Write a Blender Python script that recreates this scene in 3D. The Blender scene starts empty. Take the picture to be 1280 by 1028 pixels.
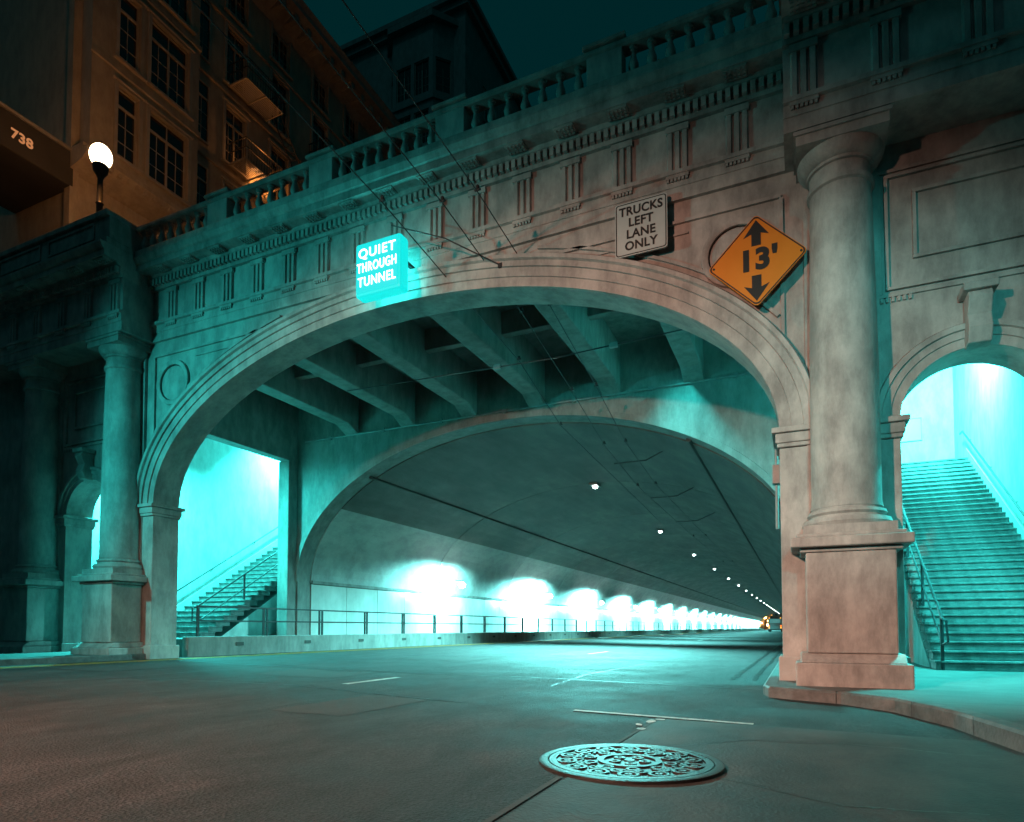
import bpy, math, random, mathutils
from math import sin, cos, pi, radians, sqrt, atan2
random.seed(7)
scene = bpy.context.scene
col = scene.collection

# ------------------------------------------------------------------ camera
cam_d = bpy.data.cameras.new('camera')
cam = bpy.data.objects.new('camera', cam_d); col.objects.link(cam)
cam.location = (0, 0, 0.75)
cam.rotation_euler = (radians(92.2), 0, radians(24.36))
cam_d.sensor_fit = 'HORIZONTAL'; cam_d.sensor_width = 36
cam_d.lens = 22.36; cam_d.shift_y = 0.1879
cam_d.clip_start = 0.05; cam_d.clip_end = 3000
scene.camera = cam

# ------------------------------------------------------------------ night sky
world = bpy.data.worlds.new('World'); scene.world = world; world.use_nodes = True
wn = world.node_tree.nodes; wl = world.node_tree.links
bg = wn['Background']
sky = wn.new('ShaderNodeTexSky'); sky.sky_type = 'NISHITA'; sky.sun_disc = False
sky.sun_elevation = radians(-4.0); sky.sun_rotation = radians(200); sky.ozone_density = 4.0
tint = wn.new('ShaderNodeMix'); tint.data_type = 'RGBA'; tint.blend_type = 'MIX'
tint.inputs[0].default_value = 0.88
wl.new(sky.outputs[0], tint.inputs[6]); tint.inputs[7].default_value = (0.0015, 0.14, 0.155, 1)
wl.new(tint.outputs[2], bg.inputs[0]); bg.inputs[1].default_value = 0.14

# moonlight, very weak
sl = bpy.data.lights.new('moon', 'SUN'); sl.energy = 0.05; sl.angle = radians(10); sl.color = (0.25, 0.9, 1.0)
so = bpy.data.objects.new('moon', sl); col.objects.link(so); so.rotation_euler = (radians(38), radians(8), radians(-25))

scene.view_settings.view_transform = 'Standard'; scene.view_settings.look = 'None'
scene.view_settings.exposure = 0.0; scene.view_settings.gamma = 1.0
scene.view_settings.use_curve_mapping = False
scene.cycles.use_denoising = True
scene.cycles.max_bounces = 5; scene.cycles.diffuse_bounces = 3; scene.cycles.glossy_bounces = 3
scene.cycles.sample_clamp_indirect = 4.0; scene.cycles.caustics_reflective = False; scene.cycles.caustics_refractive = False

CYAN = (0.05, 1.0, 0.94)
CYANW = (0.22, 1.0, 0.96)
WARM = (1.0, 0.51, 0.36)
AMBER = (1.0, 0.36, 0.08)

# ------------------------------------------------------------------ materials
MATS = {}
def mat(name, c, rough=0.7, var=0.25, scale=1.5, bump=0.15, bscale=60, metal=0.0, stain=0.0, emit=None, estr=0.0, spec=0.5, c2=None, streak=None):
    if name in MATS: return MATS[name]
    m = bpy.data.materials.new(name); m.use_nodes = True; MATS[name] = m
    nt = m.node_tree; N = nt.nodes; L = nt.links; p = N['Principled BSDF']
    p.inputs['Roughness'].default_value = rough; p.inputs['Metallic'].default_value = metal
    p.inputs['Specular IOR Level'].default_value = spec
    tc = N.new('ShaderNodeTexCoord')
    n1 = N.new('ShaderNodeTexNoise'); n1.inputs['Scale'].default_value = scale; n1.inputs['Detail'].default_value = 9; n1.inputs['Roughness'].default_value = 0.62
    L.new(tc.outputs['Object'], n1.inputs['Vector'])
    r = N.new('ShaderNodeValToRGB')
    lo = tuple(x*(1-var) for x in c); hi = tuple(min(1, x*(1+var*0.7)) for x in (c2 or c))
    r.color_ramp.elements[0].position = 0.32; r.color_ramp.elements[1].position = 0.68
    r.color_ramp.elements[0].color = (*lo, 1); r.color_ramp.elements[1].color = (*hi, 1)
    L.new(n1.outputs['Fac'], r.inputs['Fac'])
    out = r.outputs['Color']
    if stain > 0:
        mp = N.new('ShaderNodeMapping'); mp.inputs['Scale'].default_value = streak or (2.0, 2.0, 0.75)
        L.new(tc.outputs['Object'], mp.inputs['Vector'])
        n2 = N.new('ShaderNodeTexNoise'); n2.inputs['Scale'].default_value = 1.6; n2.inputs['Detail'].default_value = 12; n2.inputs['Roughness'].default_value = 0.7
        L.new(mp.outputs[0], n2.inputs['Vector'])
        r2 = N.new('ShaderNodeValToRGB'); r2.color_ramp.elements[0].position = 0.36; r2.color_ramp.elements[1].position = 0.6
        r2.color_ramp.elements[0].color = (1-stain,)*3 + (1,); r2.color_ramp.elements[1].color = (1, 1, 1, 1)
        L.new(n2.outputs['Fac'], r2.inputs['Fac'])
        mx = N.new('ShaderNodeMix'); mx.data_type = 'RGBA'; mx.blend_type = 'MULTIPLY'; mx.inputs[0].default_value = 1
        L.new(out, mx.inputs[6]); L.new(r2.outputs['Color'], mx.inputs[7]); out = mx.outputs[2]
    L.new(out, p.inputs['Base Color'])
    rr = N.new('ShaderNodeMapRange'); rr.inputs[3].default_value = max(0.03, rough-0.12); rr.inputs[4].default_value = min(1, rough+0.12)
    L.new(n1.outputs['Fac'], rr.inputs[0]); L.new(rr.outputs[0], p.inputs['Roughness'])
    if bump > 0:
        n3 = N.new('ShaderNodeTexNoise'); n3.inputs['Scale'].default_value = bscale; n3.inputs['Detail'].default_value = 6
        L.new(tc.outputs['Object'], n3.inputs['Vector'])
        b = N.new('ShaderNodeBump'); b.inputs['Strength'].default_value = bump; b.inputs['Distance'].default_value = 0.02
        L.new(n3.outputs['Fac'], b.inputs['Height']); L.new(b.outputs[0], p.inputs['Normal'])
    if emit:
        p.inputs['Emission Color'].default_value = (*emit, 1); p.inputs['Emission Strength'].default_value = estr
    return m

STONE = mat('painted_stone', (0.46, 0.43, 0.41), 0.74, 0.30, 1.1, 0.16, 38, stain=0.42)
STONE2 = mat('cornice_stone', (0.40, 0.38, 0.36), 0.78, 0.25, 1.4, 0.2, 35, stain=0.5)
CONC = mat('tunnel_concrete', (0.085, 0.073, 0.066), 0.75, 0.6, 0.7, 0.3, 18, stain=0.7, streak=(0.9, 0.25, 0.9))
BEAMC = mat('beam_concrete', (0.25, 0.235, 0.225), 0.75, 0.25, 0.8, 0.2, 25, stain=0.4)
HALL = mat('stair_hall_plaster', (0.66, 0.66, 0.65), 0.65, 0.14, 1.2, 0.08, 30, stain=0.3)
STEPC = mat('step_concrete', (0.22, 0.21, 0.205), 0.8, 0.4, 4.0, 0.3, 40, stain=0.6, streak=(1.5, 1.5, 1.5))
WALKC = mat('sidewalk_concrete', (0.13, 0.125, 0.12), 0.68, 0.3, 1.2, 0.3, 55, stain=0.35, streak=(0.7, 0.7, 0.7))
PADC = mat('gutter_concrete', (0.060, 0.056, 0.054), 0.72, 0.4, 1.6, 0.35, 45, stain=0.55, streak=(1.2, 0.8, 1.0))
KERBC = mat('kerb_concrete', (0.15, 0.14, 0.135), 0.7, 0.35, 2.5, 0.35, 30, stain=0.4, streak=(3, 3, 3))
HAUNCH = mat('painted_haunch', (0.42, 0.40, 0.39), 0.6, 0.2, 0.6, 0.12, 20, stain=0.4, streak=(1.6, 0.5, 0.4))
TILE = mat('glazed_tile', (0.62, 0.62, 0.61), 0.22, 0.12, 1.5, 0.03, 12, stain=0.2, streak=(0.4, 0.4, 0.1))
IRON = mat('painted_iron', (0.035, 0.035, 0.038), 0.45, 0.3, 6, 0.1, 80, metal=0.4)
GREYP = mat('grey_paint_metal', (0.25, 0.25, 0.25), 0.5, 0.2, 5, 0.05, 60, metal=0.3)
CASTI = mat('cast_iron', (0.085, 0.08, 0.077), 0.42, 0.4, 7, 0.3, 90, metal=0.75)
PAINTW = mat('white_road_paint', (0.62, 0.62, 0.60), 0.65, 0.45, 9, 0.4, 120, stain=0.5, streak=(6, 6, 6))
PAINTY = mat('yellow_road_paint', (0.62, 0.27, 0.03), 0.65, 0.4, 6, 0.4, 120, stain=0.4, streak=(4, 4, 4))
SIGNO = mat('orange_sign_sheet', (0.75, 0.22, 0.012), 0.42, 0.05, 2, 0.0)
SIGNK = mat('black_sign_print', (0.012, 0.012, 0.012), 0.5, 0.1, 5, 0.0)
SIGNW = mat('white_sign_sheet', (0.50, 0.545, 0.54), 0.42, 0.08, 3, 0.0)
STUCCO = mat('cream_stucco', (0.44, 0.38, 0.31), 0.8, 0.12, 0.5, 0.12, 40, stain=0.25)
STUCCO2 = mat('grey_stucco', (0.34, 0.33, 0.32), 0.8, 0.2, 0.4, 0.12, 40, stain=0.3)
FRAMEP = mat('window_paint', (0.42, 0.38, 0.33), 0.55, 0.15, 3, 0.03)
GLASS = mat('dark_window_glass', (0.012, 0.014, 0.016), 0.08, 0.3, 1, 0.0, spec=0.8)
SOOT = mat('dark_wall', (0.05, 0.047, 0.045), 0.8, 0.3, 0.7, 0.2, 30)

# asphalt: coarse grain, patches, polished tracks
def asphalt():
    m = bpy.data.materials.new('asphalt'); m.use_nodes = True
    N = m.node_tree.nodes; L = m.node_tree.links; p = N['Principled BSDF']
    tc = N.new('ShaderNodeTexCoord')
    a = N.new('ShaderNodeTexNoise'); a.inputs['Scale'].default_value = 0.7; a.inputs['Detail'].default_value = 8; a.inputs['Roughness'].default_value = 0.65
    g = N.new('ShaderNodeTexNoise'); g.inputs['Scale'].default_value = 45; g.inputs['Detail'].default_value = 5; g.inputs['Roughness'].default_value = 0.8
    v = N.new('ShaderNodeTexVoronoi'); v.inputs['Scale'].default_value = 55
    for t in (a, g, v): L.new(tc.outputs['Object'], t.inputs['Vector'])
    r = N.new('ShaderNodeValToRGB'); r.color_ramp.elements[0].position = 0.3; r.color_ramp.elements[1].position = 0.72
    r.color_ramp.elements[0].color = (0.010, 0.010, 0.0105, 1); r.color_ramp.elements[1].color = (0.040, 0.0385, 0.0385, 1)
    L.new(a.outputs['Fac'], r.inputs['Fac'])
    r2 = N.new('ShaderNodeValToRGB'); r2.color_ramp.elements[0].position = 0.35; r2.color_ramp.elements[1].position = 0.7
    r2.color_ramp.elements[0].color = (0.15, 0.15, 0.15, 1); r2.color_ramp.elements[1].color = (2.6, 2.6, 2.6, 1)
    L.new(g.outputs['Fac'], r2.inputs['Fac'])
    mx = N.new('ShaderNodeMix'); mx.data_type = 'RGBA'; mx.blend_type = 'MULTIPLY'; mx.inputs[0].default_value = 1
    L.new(r.outputs[0], mx.inputs[6]); L.new(r2.outputs[0], mx.inputs[7])
    mp = N.new('ShaderNodeMapping'); mp.inputs['Scale'].default_value = (1.0, 0.35, 1.0); L.new(tc.outputs['Object'], mp.inputs['Vector'])
    w = N.new('ShaderNodeTexNoise'); w.inputs['Scale'].default_value = 2.4; w.inputs['Detail'].default_value = 10; w.inputs['Roughness'].default_value = 0.72; w.inputs['Distortion'].default_value = 0.6
    L.new(mp.outputs[0], w.inputs['Vector'])
    r3 = N.new('ShaderNodeValToRGB'); r3.color_ramp.elements[0].position = 0.38; r3.color_ramp.elements[1].position = 0.62
    r3.color_ramp.elements[0].color = (0.45, 0.45, 0.45, 1); r3.color_ramp.elements[1].color = (1.3, 1.28, 1.26, 1); L.new(w.outputs['Fac'], r3.inputs['Fac'])
    m2 = N.new('ShaderNodeMix'); m2.data_type = 'RGBA'; m2.blend_type = 'MULTIPLY'; m2.inputs[0].default_value = 1
    L.new(mx.outputs[2], m2.inputs[6]); L.new(r3.outputs[0], m2.inputs[7]); L.new(m2.outputs[2], p.inputs['Base Color'])
    rr = N.new('ShaderNodeMapRange'); rr.inputs[1].default_value = 0.3; rr.inputs[2].default_value = 0.7; rr.inputs[3].default_value = 0.6; rr.inputs[4].default_value = 0.85
    L.new(a.outputs['Fac'], rr.inputs[0]); L.new(rr.outputs[0], p.inputs['Roughness'])
    b = N.new('ShaderNodeBump'); b.inputs['Strength'].default_value = 0.9; b.inputs['Distance'].default_value = 0.02
    ad = N.new('ShaderNodeMath'); ad.operation = 'ADD'; L.new(v.outputs['Distance'], ad.inputs[0]); L.new(g.outputs['Fac'], ad.inputs[1])
    L.new(ad.outputs[0], b.inputs['Height']); L.new(b.outputs[0], p.inputs['Normal'])
    return m
ASPH = asphalt()
def emis(name, c, s, sample=False):
    if name in MATS: return MATS[name]
    m = bpy.data.materials.new(name); m.use_nodes = True; MATS[name] = m
    p = m.node_tree.nodes['Principled BSDF']; p.inputs['Base Color'].default_value = (0.04, 0.04, 0.04, 1)
    p.inputs['Emission Color'].default_value = (*c, 1); p.inputs['Emission Strength'].default_value = s
    if not sample: m.cycles.emission_sampling = 'NONE'
    return m

# ------------------------------------------------------------------ helpers
class MB:
    def __init__(s): s.v = []; s.f = []
    def box(s, x0, x1, y0, y1, z0, z1):
        b = len(s.v)
        s.v += [(x0,y0,z0),(x1,y0,z0),(x1,y1,z0),(x0,y1,z0),(x0,y0,z1),(x1,y0,z1),(x1,y1,z1),(x0,y1,z1)]
        s.f += [tuple(b+i for i in q) for q in ((0,3,2,1),(4,5,6,7),(0,1,5,4),(1,2,6,5),(2,3,7,6),(3,0,4,7))]
        return s
    def quad(s, *p):
        b = len(s.v); s.v += [tuple(q) for q in p]; s.f.append(tuple(range(b, b+len(p)))); return s
    def prism(s, poly, a0, a1, axis):
        """poly: 2-D points; axis X -> (y,z), Y -> (x,z), Z -> (x,y)"""
        def P(p, a): return {'X': (a, p[0], p[1]), 'Y': (p[0], a, p[1]), 'Z': (p[0], p[1], a)}[axis]
        n = len(poly); b = len(s.v)
        s.v += [P(p, a0) for p in poly] + [P(p, a1) for p in poly]
        s.f.append(tuple(b+i for i in range(n))); s.f.append(tuple(b+n+i for i in reversed(range(n))))
        for i in range(n):
            j = (i+1) % n; s.f.append((b+i, b+n+i, b+n+j, b+j))
        return s
    def lathe(s, cx, cy, prof, n=16, z0=0, axis='Z'):
        b = len(s.v)
        for (r, z) in prof:
            for k in range(n):
                t = 2*pi*k/n
                if axis == 'Z': s.v.append((cx+r*cos(t), cy+r*sin(t), z0+z))
                elif axis == 'Y': s.v.append((cx+r*cos(t), z0+z, cy+r*sin(t)))
                else: s.v.append((z0+z, cx+r*cos(t), cy+r*sin(t)))
        m = len(prof)
        for i in range(m-1):
            for k in range(n):
                k2 = (k+1) % n
                s.f.append((b+i*n+k, b+i*n+k2, b+(i+1)*n+k2, b+(i+1)*n+k))
        s.f.append(tuple(b+k for k in reversed(range(n)))); s.f.append(tuple(b+(m-1)*n+k for k in range(n)))
        return s
    def tube(s, pts, r, n=8):
        b = len(s.v); m = len(pts)
        for i, p in enumerate(pts):
            a = pts[max(0, i-1)]; c = pts[min(m-1, i+1)]
            d = [c[k]-a[k] for k in range(3)]; l = sqrt(sum(q*q for q in d)) or 1; d = [q/l for q in d]
            up = (0, 0, 1) if abs(d[2]) < 0.95 else (1, 0, 0)
            u = [d[1]*up[2]-d[2]*up[1], d[2]*up[0]-d[0]*up[2], d[0]*up[1]-d[1]*up[0]]; l = sqrt(sum(q*q for q in u)); u = [q/l for q in u]
            w = [u[1]*d[2]-u[2]*d[1], u[2]*d[0]-u[0]*d[2], u[0]*d[1]-u[1]*d[0]]
            for k in range(n):
                t = 2*pi*k/n
                s.v.append(tuple(p[q]+r*(cos(t)*u[q]+sin(t)*w[q]) for q in range(3)))
        for i in range(m-1):
            for k in range(n):
                k2 = (k+1) % n
                s.f.append((b+i*n+k, b+i*n+k2, b+(i+1)*n+k2, b+(i+1)*n+k))
        s.f.append(tuple(b+k for k in reversed(range(n)))); s.f.append(tuple(b+(m-1)*n+k for k in range(n)))
        return s
    def ball(s, c, r, n=16, m=10, sz=1.0):
        return s.lathe(c[0], c[1], [(max(0.002, r*sin(pi*i/m)), -r*cos(pi*i/m)*sz) for i in range(m+1)], n, c[2])
    def sweep(s, path, prof, closed=False):
        """path: list of (point, outward) in the XZ plane; prof: (out, y) pairs, open strip"""
        b = len(s.v); k = len(prof)
        for (p, nrm) in path:
            for (o, y) in prof: s.v.append((p[0]+nrm[0]*o, y, p[1]+nrm[1]*o))
        for i in range(len(path)-1):
            for j in range(k-1):
                s.f.append((b+i*k+j, b+(i+1)*k+j, b+(i+1)*k+j+1, b+i*k+j+1))
        return s
    def mesh(s, name):
        me = bpy.data.meshes.new(name); me.from_pydata(s.v, [], s.f); me.validate(); return me
    def build(s, name, m, parent=None, smooth=False, bevel=0.0, kind=None, label=None):
        me = s.mesh(name); me.materials.append(m)
        import bmesh
        bm = bmesh.new(); bm.from_mesh(me); bmesh.ops.recalc_face_normals(bm, faces=bm.faces); bm.to_mesh(me); bm.free()
        if smooth:
            for p in me.polygons: p.use_smooth = True
            me.set_sharp_from_angle(angle=radians(38))
        o = bpy.data.objects.new(name, me); col.objects.link(o)
        if bevel > 0:
            md = o.modifiers.new('bevel', 'BEVEL'); md.width = bevel; md.segments = 2; md.limit_method = 'ANGLE'; md.angle_limit = radians(50)
        if parent: o.parent = parent
        if kind: o['kind'] = kind
        if label: o['label'] = label
        return o
def share(src, name, loc, parent, rot=None):
    o = src.copy(); o.name = name; col.objects.link(o); o.parent = parent; o.location = loc
    if rot: o.rotation_euler = rot
    return o
def thing(name, label, cat, loc=(0, 0, 0), group=None):
    o = bpy.data.objects.new(name, None); col.objects.link(o); o.location = loc; o.empty_display_size = 0.2
    tag(o, label, cat, group); return o
def tag(o, label, cat, group=None):
    o['label'] = label; o['category'] = cat
    if group: o['group'] = group
    return o
def light(name, kind, loc, energy, color, parent=None, size=0.2, rot=None, spot=None, blend=0.4, size_y=None):
    l = bpy.data.lights.new(name, kind); l.energy = energy; l.color = color
    if kind == 'AREA':
        l.size = size
        if size_y: l.shape = 'RECTANGLE'; l.size_y = size_y
    else: l.shadow_soft_size = size
    if kind == 'SPOT': l.spot_size = spot; l.spot_blend = blend
    o = bpy.data.objects.new(name, l); col.objects.link(o); o.location = loc
    if rot: o.rotation_euler = rot
    if parent: o.parent = parent
    return o
def text_mesh(name, body, size, m, parent, origin, ux, uz, spacing=1.0, bold=0.0, align='CENTER', extrude=0.004, sx=1.0):
    """lettering laid in the plane spanned by ux (reading direction) and uz (up)"""
    cu = bpy.data.curves.new(name, 'FONT'); cu.body = body; cu.size = size; cu.align_x = align; cu.align_y = 'CENTER'
    cu.extrude = extrude; cu.offset = bold; cu.space_character = spacing; cu.resolution_u = 4
    t = bpy.data.objects.new(name, cu); col.objects.link(t)
    me = bpy.data.meshes.new_from_object(t); bpy.data.objects.remove(t); bpy.data.curves.remove(cu)
    n = (ux[1]*uz[2]-ux[2]*uz[1], ux[2]*uz[0]-ux[0]*uz[2], ux[0]*uz[1]-ux[1]*uz[0])
    for v in me.vertices:
        x, y, z = v.co; x *= sx
        v.co = tuple(origin[k]+ux[k]*x+uz[k]*y+n[k]*z for k in range(3))
    me.materials.clear(); me.materials.append(m)
    o = bpy.data.objects.new(name, me); col.objects.link(o); o.parent = parent
    return o
def holes_wall(mb, u0, u1, z0, z1, holes, P, depth):
    """flat wall with rectangular openings; P(u, z, d) maps to 3-D; reveals go to depth"""
    us = sorted({u0, u1, *[h[0] for h in holes], *[h[1] for h in holes]}); zs = sorted({z0, z1, *[h[2] for h in holes], *[h[3] for h in holes]})
    for i in range(len(us)-1):
        for j in range(len(zs)-1):
            cu, cz = (us[i]+us[i+1])/2, (zs[j]+zs[j+1])/2
            if any(h[0] < cu < h[1] and h[2] < cz < h[3] for h in holes): continue
            mb.quad(P(us[i], zs[j], 0), P(us[i+1], zs[j], 0), P(us[i+1], zs[j+1], 0), P(us[i], zs[j+1], 0))
    for (a, b, c, d) in holes:
        mb.quad(P(a,c,0), P(b,c,0), P(b,c,depth), P(a,c,depth)); mb.quad(P(a,d,0), P(b,d,0), P(b,d,depth), P(a,d,depth))
        mb.quad(P(a,c,0), P(a,d,0), P(a,d,depth), P(a,c,depth)); mb.quad(P(b,c,0), P(b,d,0), P(b,d,depth), P(b,c,depth))

XC = -6.95
def mir(x): return 2*XC - x
def zroad(x): return -0.13 + 0.16*(-0.46-x)/13.24

# ================================================================== GROUND
MB().quad((-700,-300,-0.55),(700,-300,-0.55),(700,1200,-0.55),(-700,1200,-0.55)).build('ground', SOOT, kind='structure')
XL = -13.75
mb = MB()
ys = [-60, -6, 0, 4, 8, 12, 20, 40, 80, 160, 288, 420]
for i in range(len(ys)-1):
    mb.quad((XL-0.1, ys[i], zroad(XL-0.1)), (2.6, ys[i], zroad(2.6)), (2.6, ys[i+1], zroad(2.6)), (XL-0.1, ys[i+1], zroad(XL-0.1)))
mb.build('road', ASPH, kind='structure')
def sheet(name, pts, lift, m, kind='structure'):
    return MB().quad(*[(x, y, zroad(x)+lift) for x, y in pts]).build(name, m, kind=kind)
sheet('gutter_pad', [(-1.29,-20), (2.5,-20), (2.5,6.16), (-1.24,6.16)], 0.004, PADC)
# pavement at the portal with its rounded kerb
kc = [(1.75,-60),(1.72,-5),(1.68,1),(1.6,4),(1.46,5.6),(1.24,6.9),(0.9,7.85),(0.42,8.38),(-0.1,8.58),(-0.38,8.74),(-0.46,9.1),(-0.46,11.2),(-0.46,288)]
def offset(pts, d):
    out = []
    for i, p in enumerate(pts):
        a = pts[max(0,i-1)]; b = pts[min(len(pts)-1,i+1)]; tx, ty = b[0]-a[0], b[1]-a[1]; l = sqrt(tx*tx+ty*ty)
        out.append((p[0]+ty/l*d, p[1]-tx/l*d))
    return out
ki = offset(kc, 0.17); ki[-1] = (ki[-1][0], 288); ki[0] = (ki[0][0], -60)
mb = MB()
for i in range(len(kc)-1):
    a, b, c, d = kc[i], kc[i+1], ki[i+1], ki[i]
    a2 = (a[0]+(d[0]-a[0])*0.14, a[1]+(d[1]-a[1])*0.14); b2 = (b[0]+(c[0]-b[0])*0.14, b[1]+(c[1]-b[1])*0.14)
    mb.quad((*a,-0.3),(*b,-0.3),(*b,-0.02),(*a,-0.02)); mb.quad((*a,-0.02),(*b,-0.02),(*b2,0.004),(*a2,0.004)); mb.quad((*a2,0.004),(*b2,0.004),(*c,0.004),(*d,0.004))
mb.build('kerb', KERBC, kind='structure', smooth=True)
mb = MB()
for i in range(len(ki)-1):
    a, b = ki[i], ki[i+1]
    mb.quad((*a,0.0),(*b,0.0),(40,b[1],0.0),(40,a[1],0.0))
mb.build('pavement', WALKC, kind='structure')
# scored joints in the pavement and between kerb lengths
mb = MB()
for k in range(14):
    y_ = 9.0-1.35*k; x_ = 1.95 if y_ < 5.5 else 1.5 if y_ < 7 else 0.7
    mb.quad((x_,y_,0.003),(9,y_-0.15,0.003),(9,y_-0.135,0.003),(x_,y_+0.015,0.003))
for x_ in (2.9, 4.3, 5.7): mb.quad((x_,-9,0.0028),(x_+0.014,-9,0.0028),(x_+0.014,9.05,0.0028),(x_,9.05,0.0028))
mb.build('pavement_joints', SOOT, kind='structure')
mb = MB(); acc = 0.0
for i in range(2, len(kc)-2):
    a, b = kc[i], kc[i+1]; c, d = ki[i], ki[i+1]; l = sqrt((b[0]-a[0])**2+(b[1]-a[1])**2); t = (1.1-acc)/l
    while t < 1 and l > 0:
        p = (a[0]+(b[0]-a[0])*t, a[1]+(b[1]-a[1])*t); q = (c[0]+(d[0]-c[0])*t, c[1]+(d[1]-c[1])*t)
        ux, uy = (b[0]-a[0])/l*0.006, (b[1]-a[1])/l*0.006; o = (p[0]-(q[0]-p[0])*0.02, p[1]-(q[1]-p[1])*0.02)
        mb.quad((p[0]-ux,p[1]-uy,0.0065),(p[0]+ux,p[1]+uy,0.0065),(q[0]+ux,q[1]+uy,0.0065),(q[0]-ux,q[1]-uy,0.0065))
        mb.quad((o[0]-ux,o[1]-uy,-0.2),(o[0]+ux,o[1]+uy,-0.2),(o[0]+ux,o[1]+uy,0.0065),(o[0]-ux,o[1]-uy,0.0065))
        t += 1.1/l
    acc = (1-(t-1.1/l))*l
mb.build('kerb_joints', SOOT, kind='structure')
# pavement on the far side of the street
mb = MB()
mb.box(-40, XL-0.17, -60, 10.6, -0.4, 0.15)
mb.build('pavement_left', WALKC, kind='structure')
MB().box(XL-0.17, XL, -60, 10.6, -0.4, 0.156).build('kerb_left', KERBC, kind='structure', bevel=0.02)

# paint
def paint(name, pts, m, label, lift=0.008, parent=None):
    o = sheet(name, pts, lift, m); return o
sheet('road_marking', [(-2.15,6.26),(-0.40,6.16),(-0.40,6.25),(-2.15,6.35)], 0.0085, PAINTW)
mb = MB()
for (x, y, a, w, l) in ((-1.27,5.93,0.1,0.1,0.26),(-1.33,5.68,0.3,0.07,0.14),(-1.25,5.45,-0.2,0.09,0.11),(-1.22,6.08,0.0,0.12,0.1)):
    pts = []
    for k in range(7):
        t = 2*pi*k/7; r = 0.75+0.4*random.random()
        px, py = cos(t)*w/2*r, sin(t)*l/2*r
        pts.append((x+px*cos(a)-py*sin(a), y+px*sin(a)+py*cos(a)))
    mb.quad(*[(px, py, zroad(px)+0.0082) for px, py in pts])
mb.build('worn_road_marking', PAINTW, kind='structure')
for (y0, y1) in ((7.4,8.75),(19,21.2),(30,32.5),(42,44.5)):
    sheet('lane_dash', [(-6.06,y0),(-5.94,y0),(-5.94,y1),(-6.06,y1)], 0.005, PAINTW)
sheet('yellow_edge_line', [(-13.32,-30),(-13.2,-30),(-13.2,120),(-13.32,120)], 0.005, PAINTY)
sheet('yellow_edge_line', [(-13.1,-30),(-12.98,-30),(-12.98,120),(-13.1,120)], 0.005, PAINTY)
TAR_SHADE = mat('tar_and_shadow', (0.016, 0.015, 0.015), 0.5, 0.3, 8, 0.3, 60)
PATCH = mat('asphalt_patch', (0.035, 0.033, 0.032), 0.78, 0.45, 5, 0.8, 55)
def crack_or_shadow(pts, w, lift=0.0062):
    mb = MB(); L_ = []
    for k in range(len(pts)-1):
        (ax, ay), (bx_, by_) = pts[k], pts[k+1]; n_ = max(2, int(sqrt((bx_-ax)**2+(by_-ay)**2)/0.16))
        for i in range(n_):
            t = i/n_; L_.append((ax+(bx_-ax)*t+random.uniform(-0.03,0.03), ay+(by_-ay)*t+random.uniform(-0.03,0.03)))
    for i in range(len(L_)-1):
        (ax, ay), (bx_, by_) = L_[i], L_[i+1]; l = sqrt((bx_-ax)**2+(by_-ay)**2) or 1; nx, ny = -(by_-ay)/l, (bx_-ax)/l
        w0 = w*random.uniform(0.5, 1.2); w1 = w0
        mb.quad(*[(px, py, zroad(px)+lift) for px, py in ((ax+nx*w0,ay+ny*w0),(bx_+nx*w1,by_+ny*w1),(bx_-nx*w1,by_-ny*w1),(ax-nx*w0,ay-ny*w0))])
    mb.build('seam_and_shadow_line', TAR_SHADE, kind='structure')
crack_or_shadow([(-9.6,6),(-9.7,9.5),(-9.4,16)], 0.014)
crack_or_shadow([(-3.3,8.6),(-3.5,10.8),(-3.3,15)], 0.012)
crack_or_shadow([(-1.05,11.3),(-1.02,20),(-1.0,40)], 0.05)  # this line and the next are painted shadows of the rails
crack_or_shadow([(-0.72,11.3),(-0.7,20),(-0.7,40)], 0.04)  # second rail shadow, drawn dark on the road
crack_or_shadow([(-13.0,9.9),(-8,9.6),(-4,9.9),(-0.5,9.7)], 0.026)
crack_or_shadow([(-9.6,6.5),(-6.5,6.9),(-3.3,6.3)], 0.014)
crack_or_shadow([(-0.9,4.75),(-0.4,5.3),(0.3,5.5),(1.3,5.4)], 0.008)
crack_or_shadow([(-0.45,3.9),(0.2,3.6),(1.0,3.75)], 0.007)
def patch(cx, cy, w, l, a):
    pts = []
    for (u, v) in ((-1,-1),(-0.3,-1.04),(0.4,-0.97),(1,-1),(1.03,-0.2),(0.98,0.5),(1,1),(0.2,1.05),(-0.5,0.98),(-1,1),(-1.04,0.3),(-0.97,-0.4)):
        x_, y_ = u*w/2, v*l/2; pts.append((cx+x_*cos(a)-y_*sin(a), cy+x_*sin(a)+y_*cos(a)))
    sheet('road_patch', pts, 0.0035, PATCH)
patch(-7.7, 8.6, 1.7, 1.1, 0.05); patch(-4.4, 5.6, 0.9, 1.5, -0.04); patch(-11.6, 8.2, 1.4, 2.2, 0.02); patch(-8.4, 14.2, 2.2, 1.5, 0.0)
# tar-sealed cracks between asphalt and concrete
sheet('joint_seal', [(-1.305,-20),(-1.27,-20),(-1.27,3.52),(-1.305,3.52)], 0.0065, SOOT)
sheet('joint_seal', [(-1.285,4.66),(-1.255,4.66),(-1.235,6.2),(-1.265,6.2)], 0.0065, SOOT)

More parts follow.
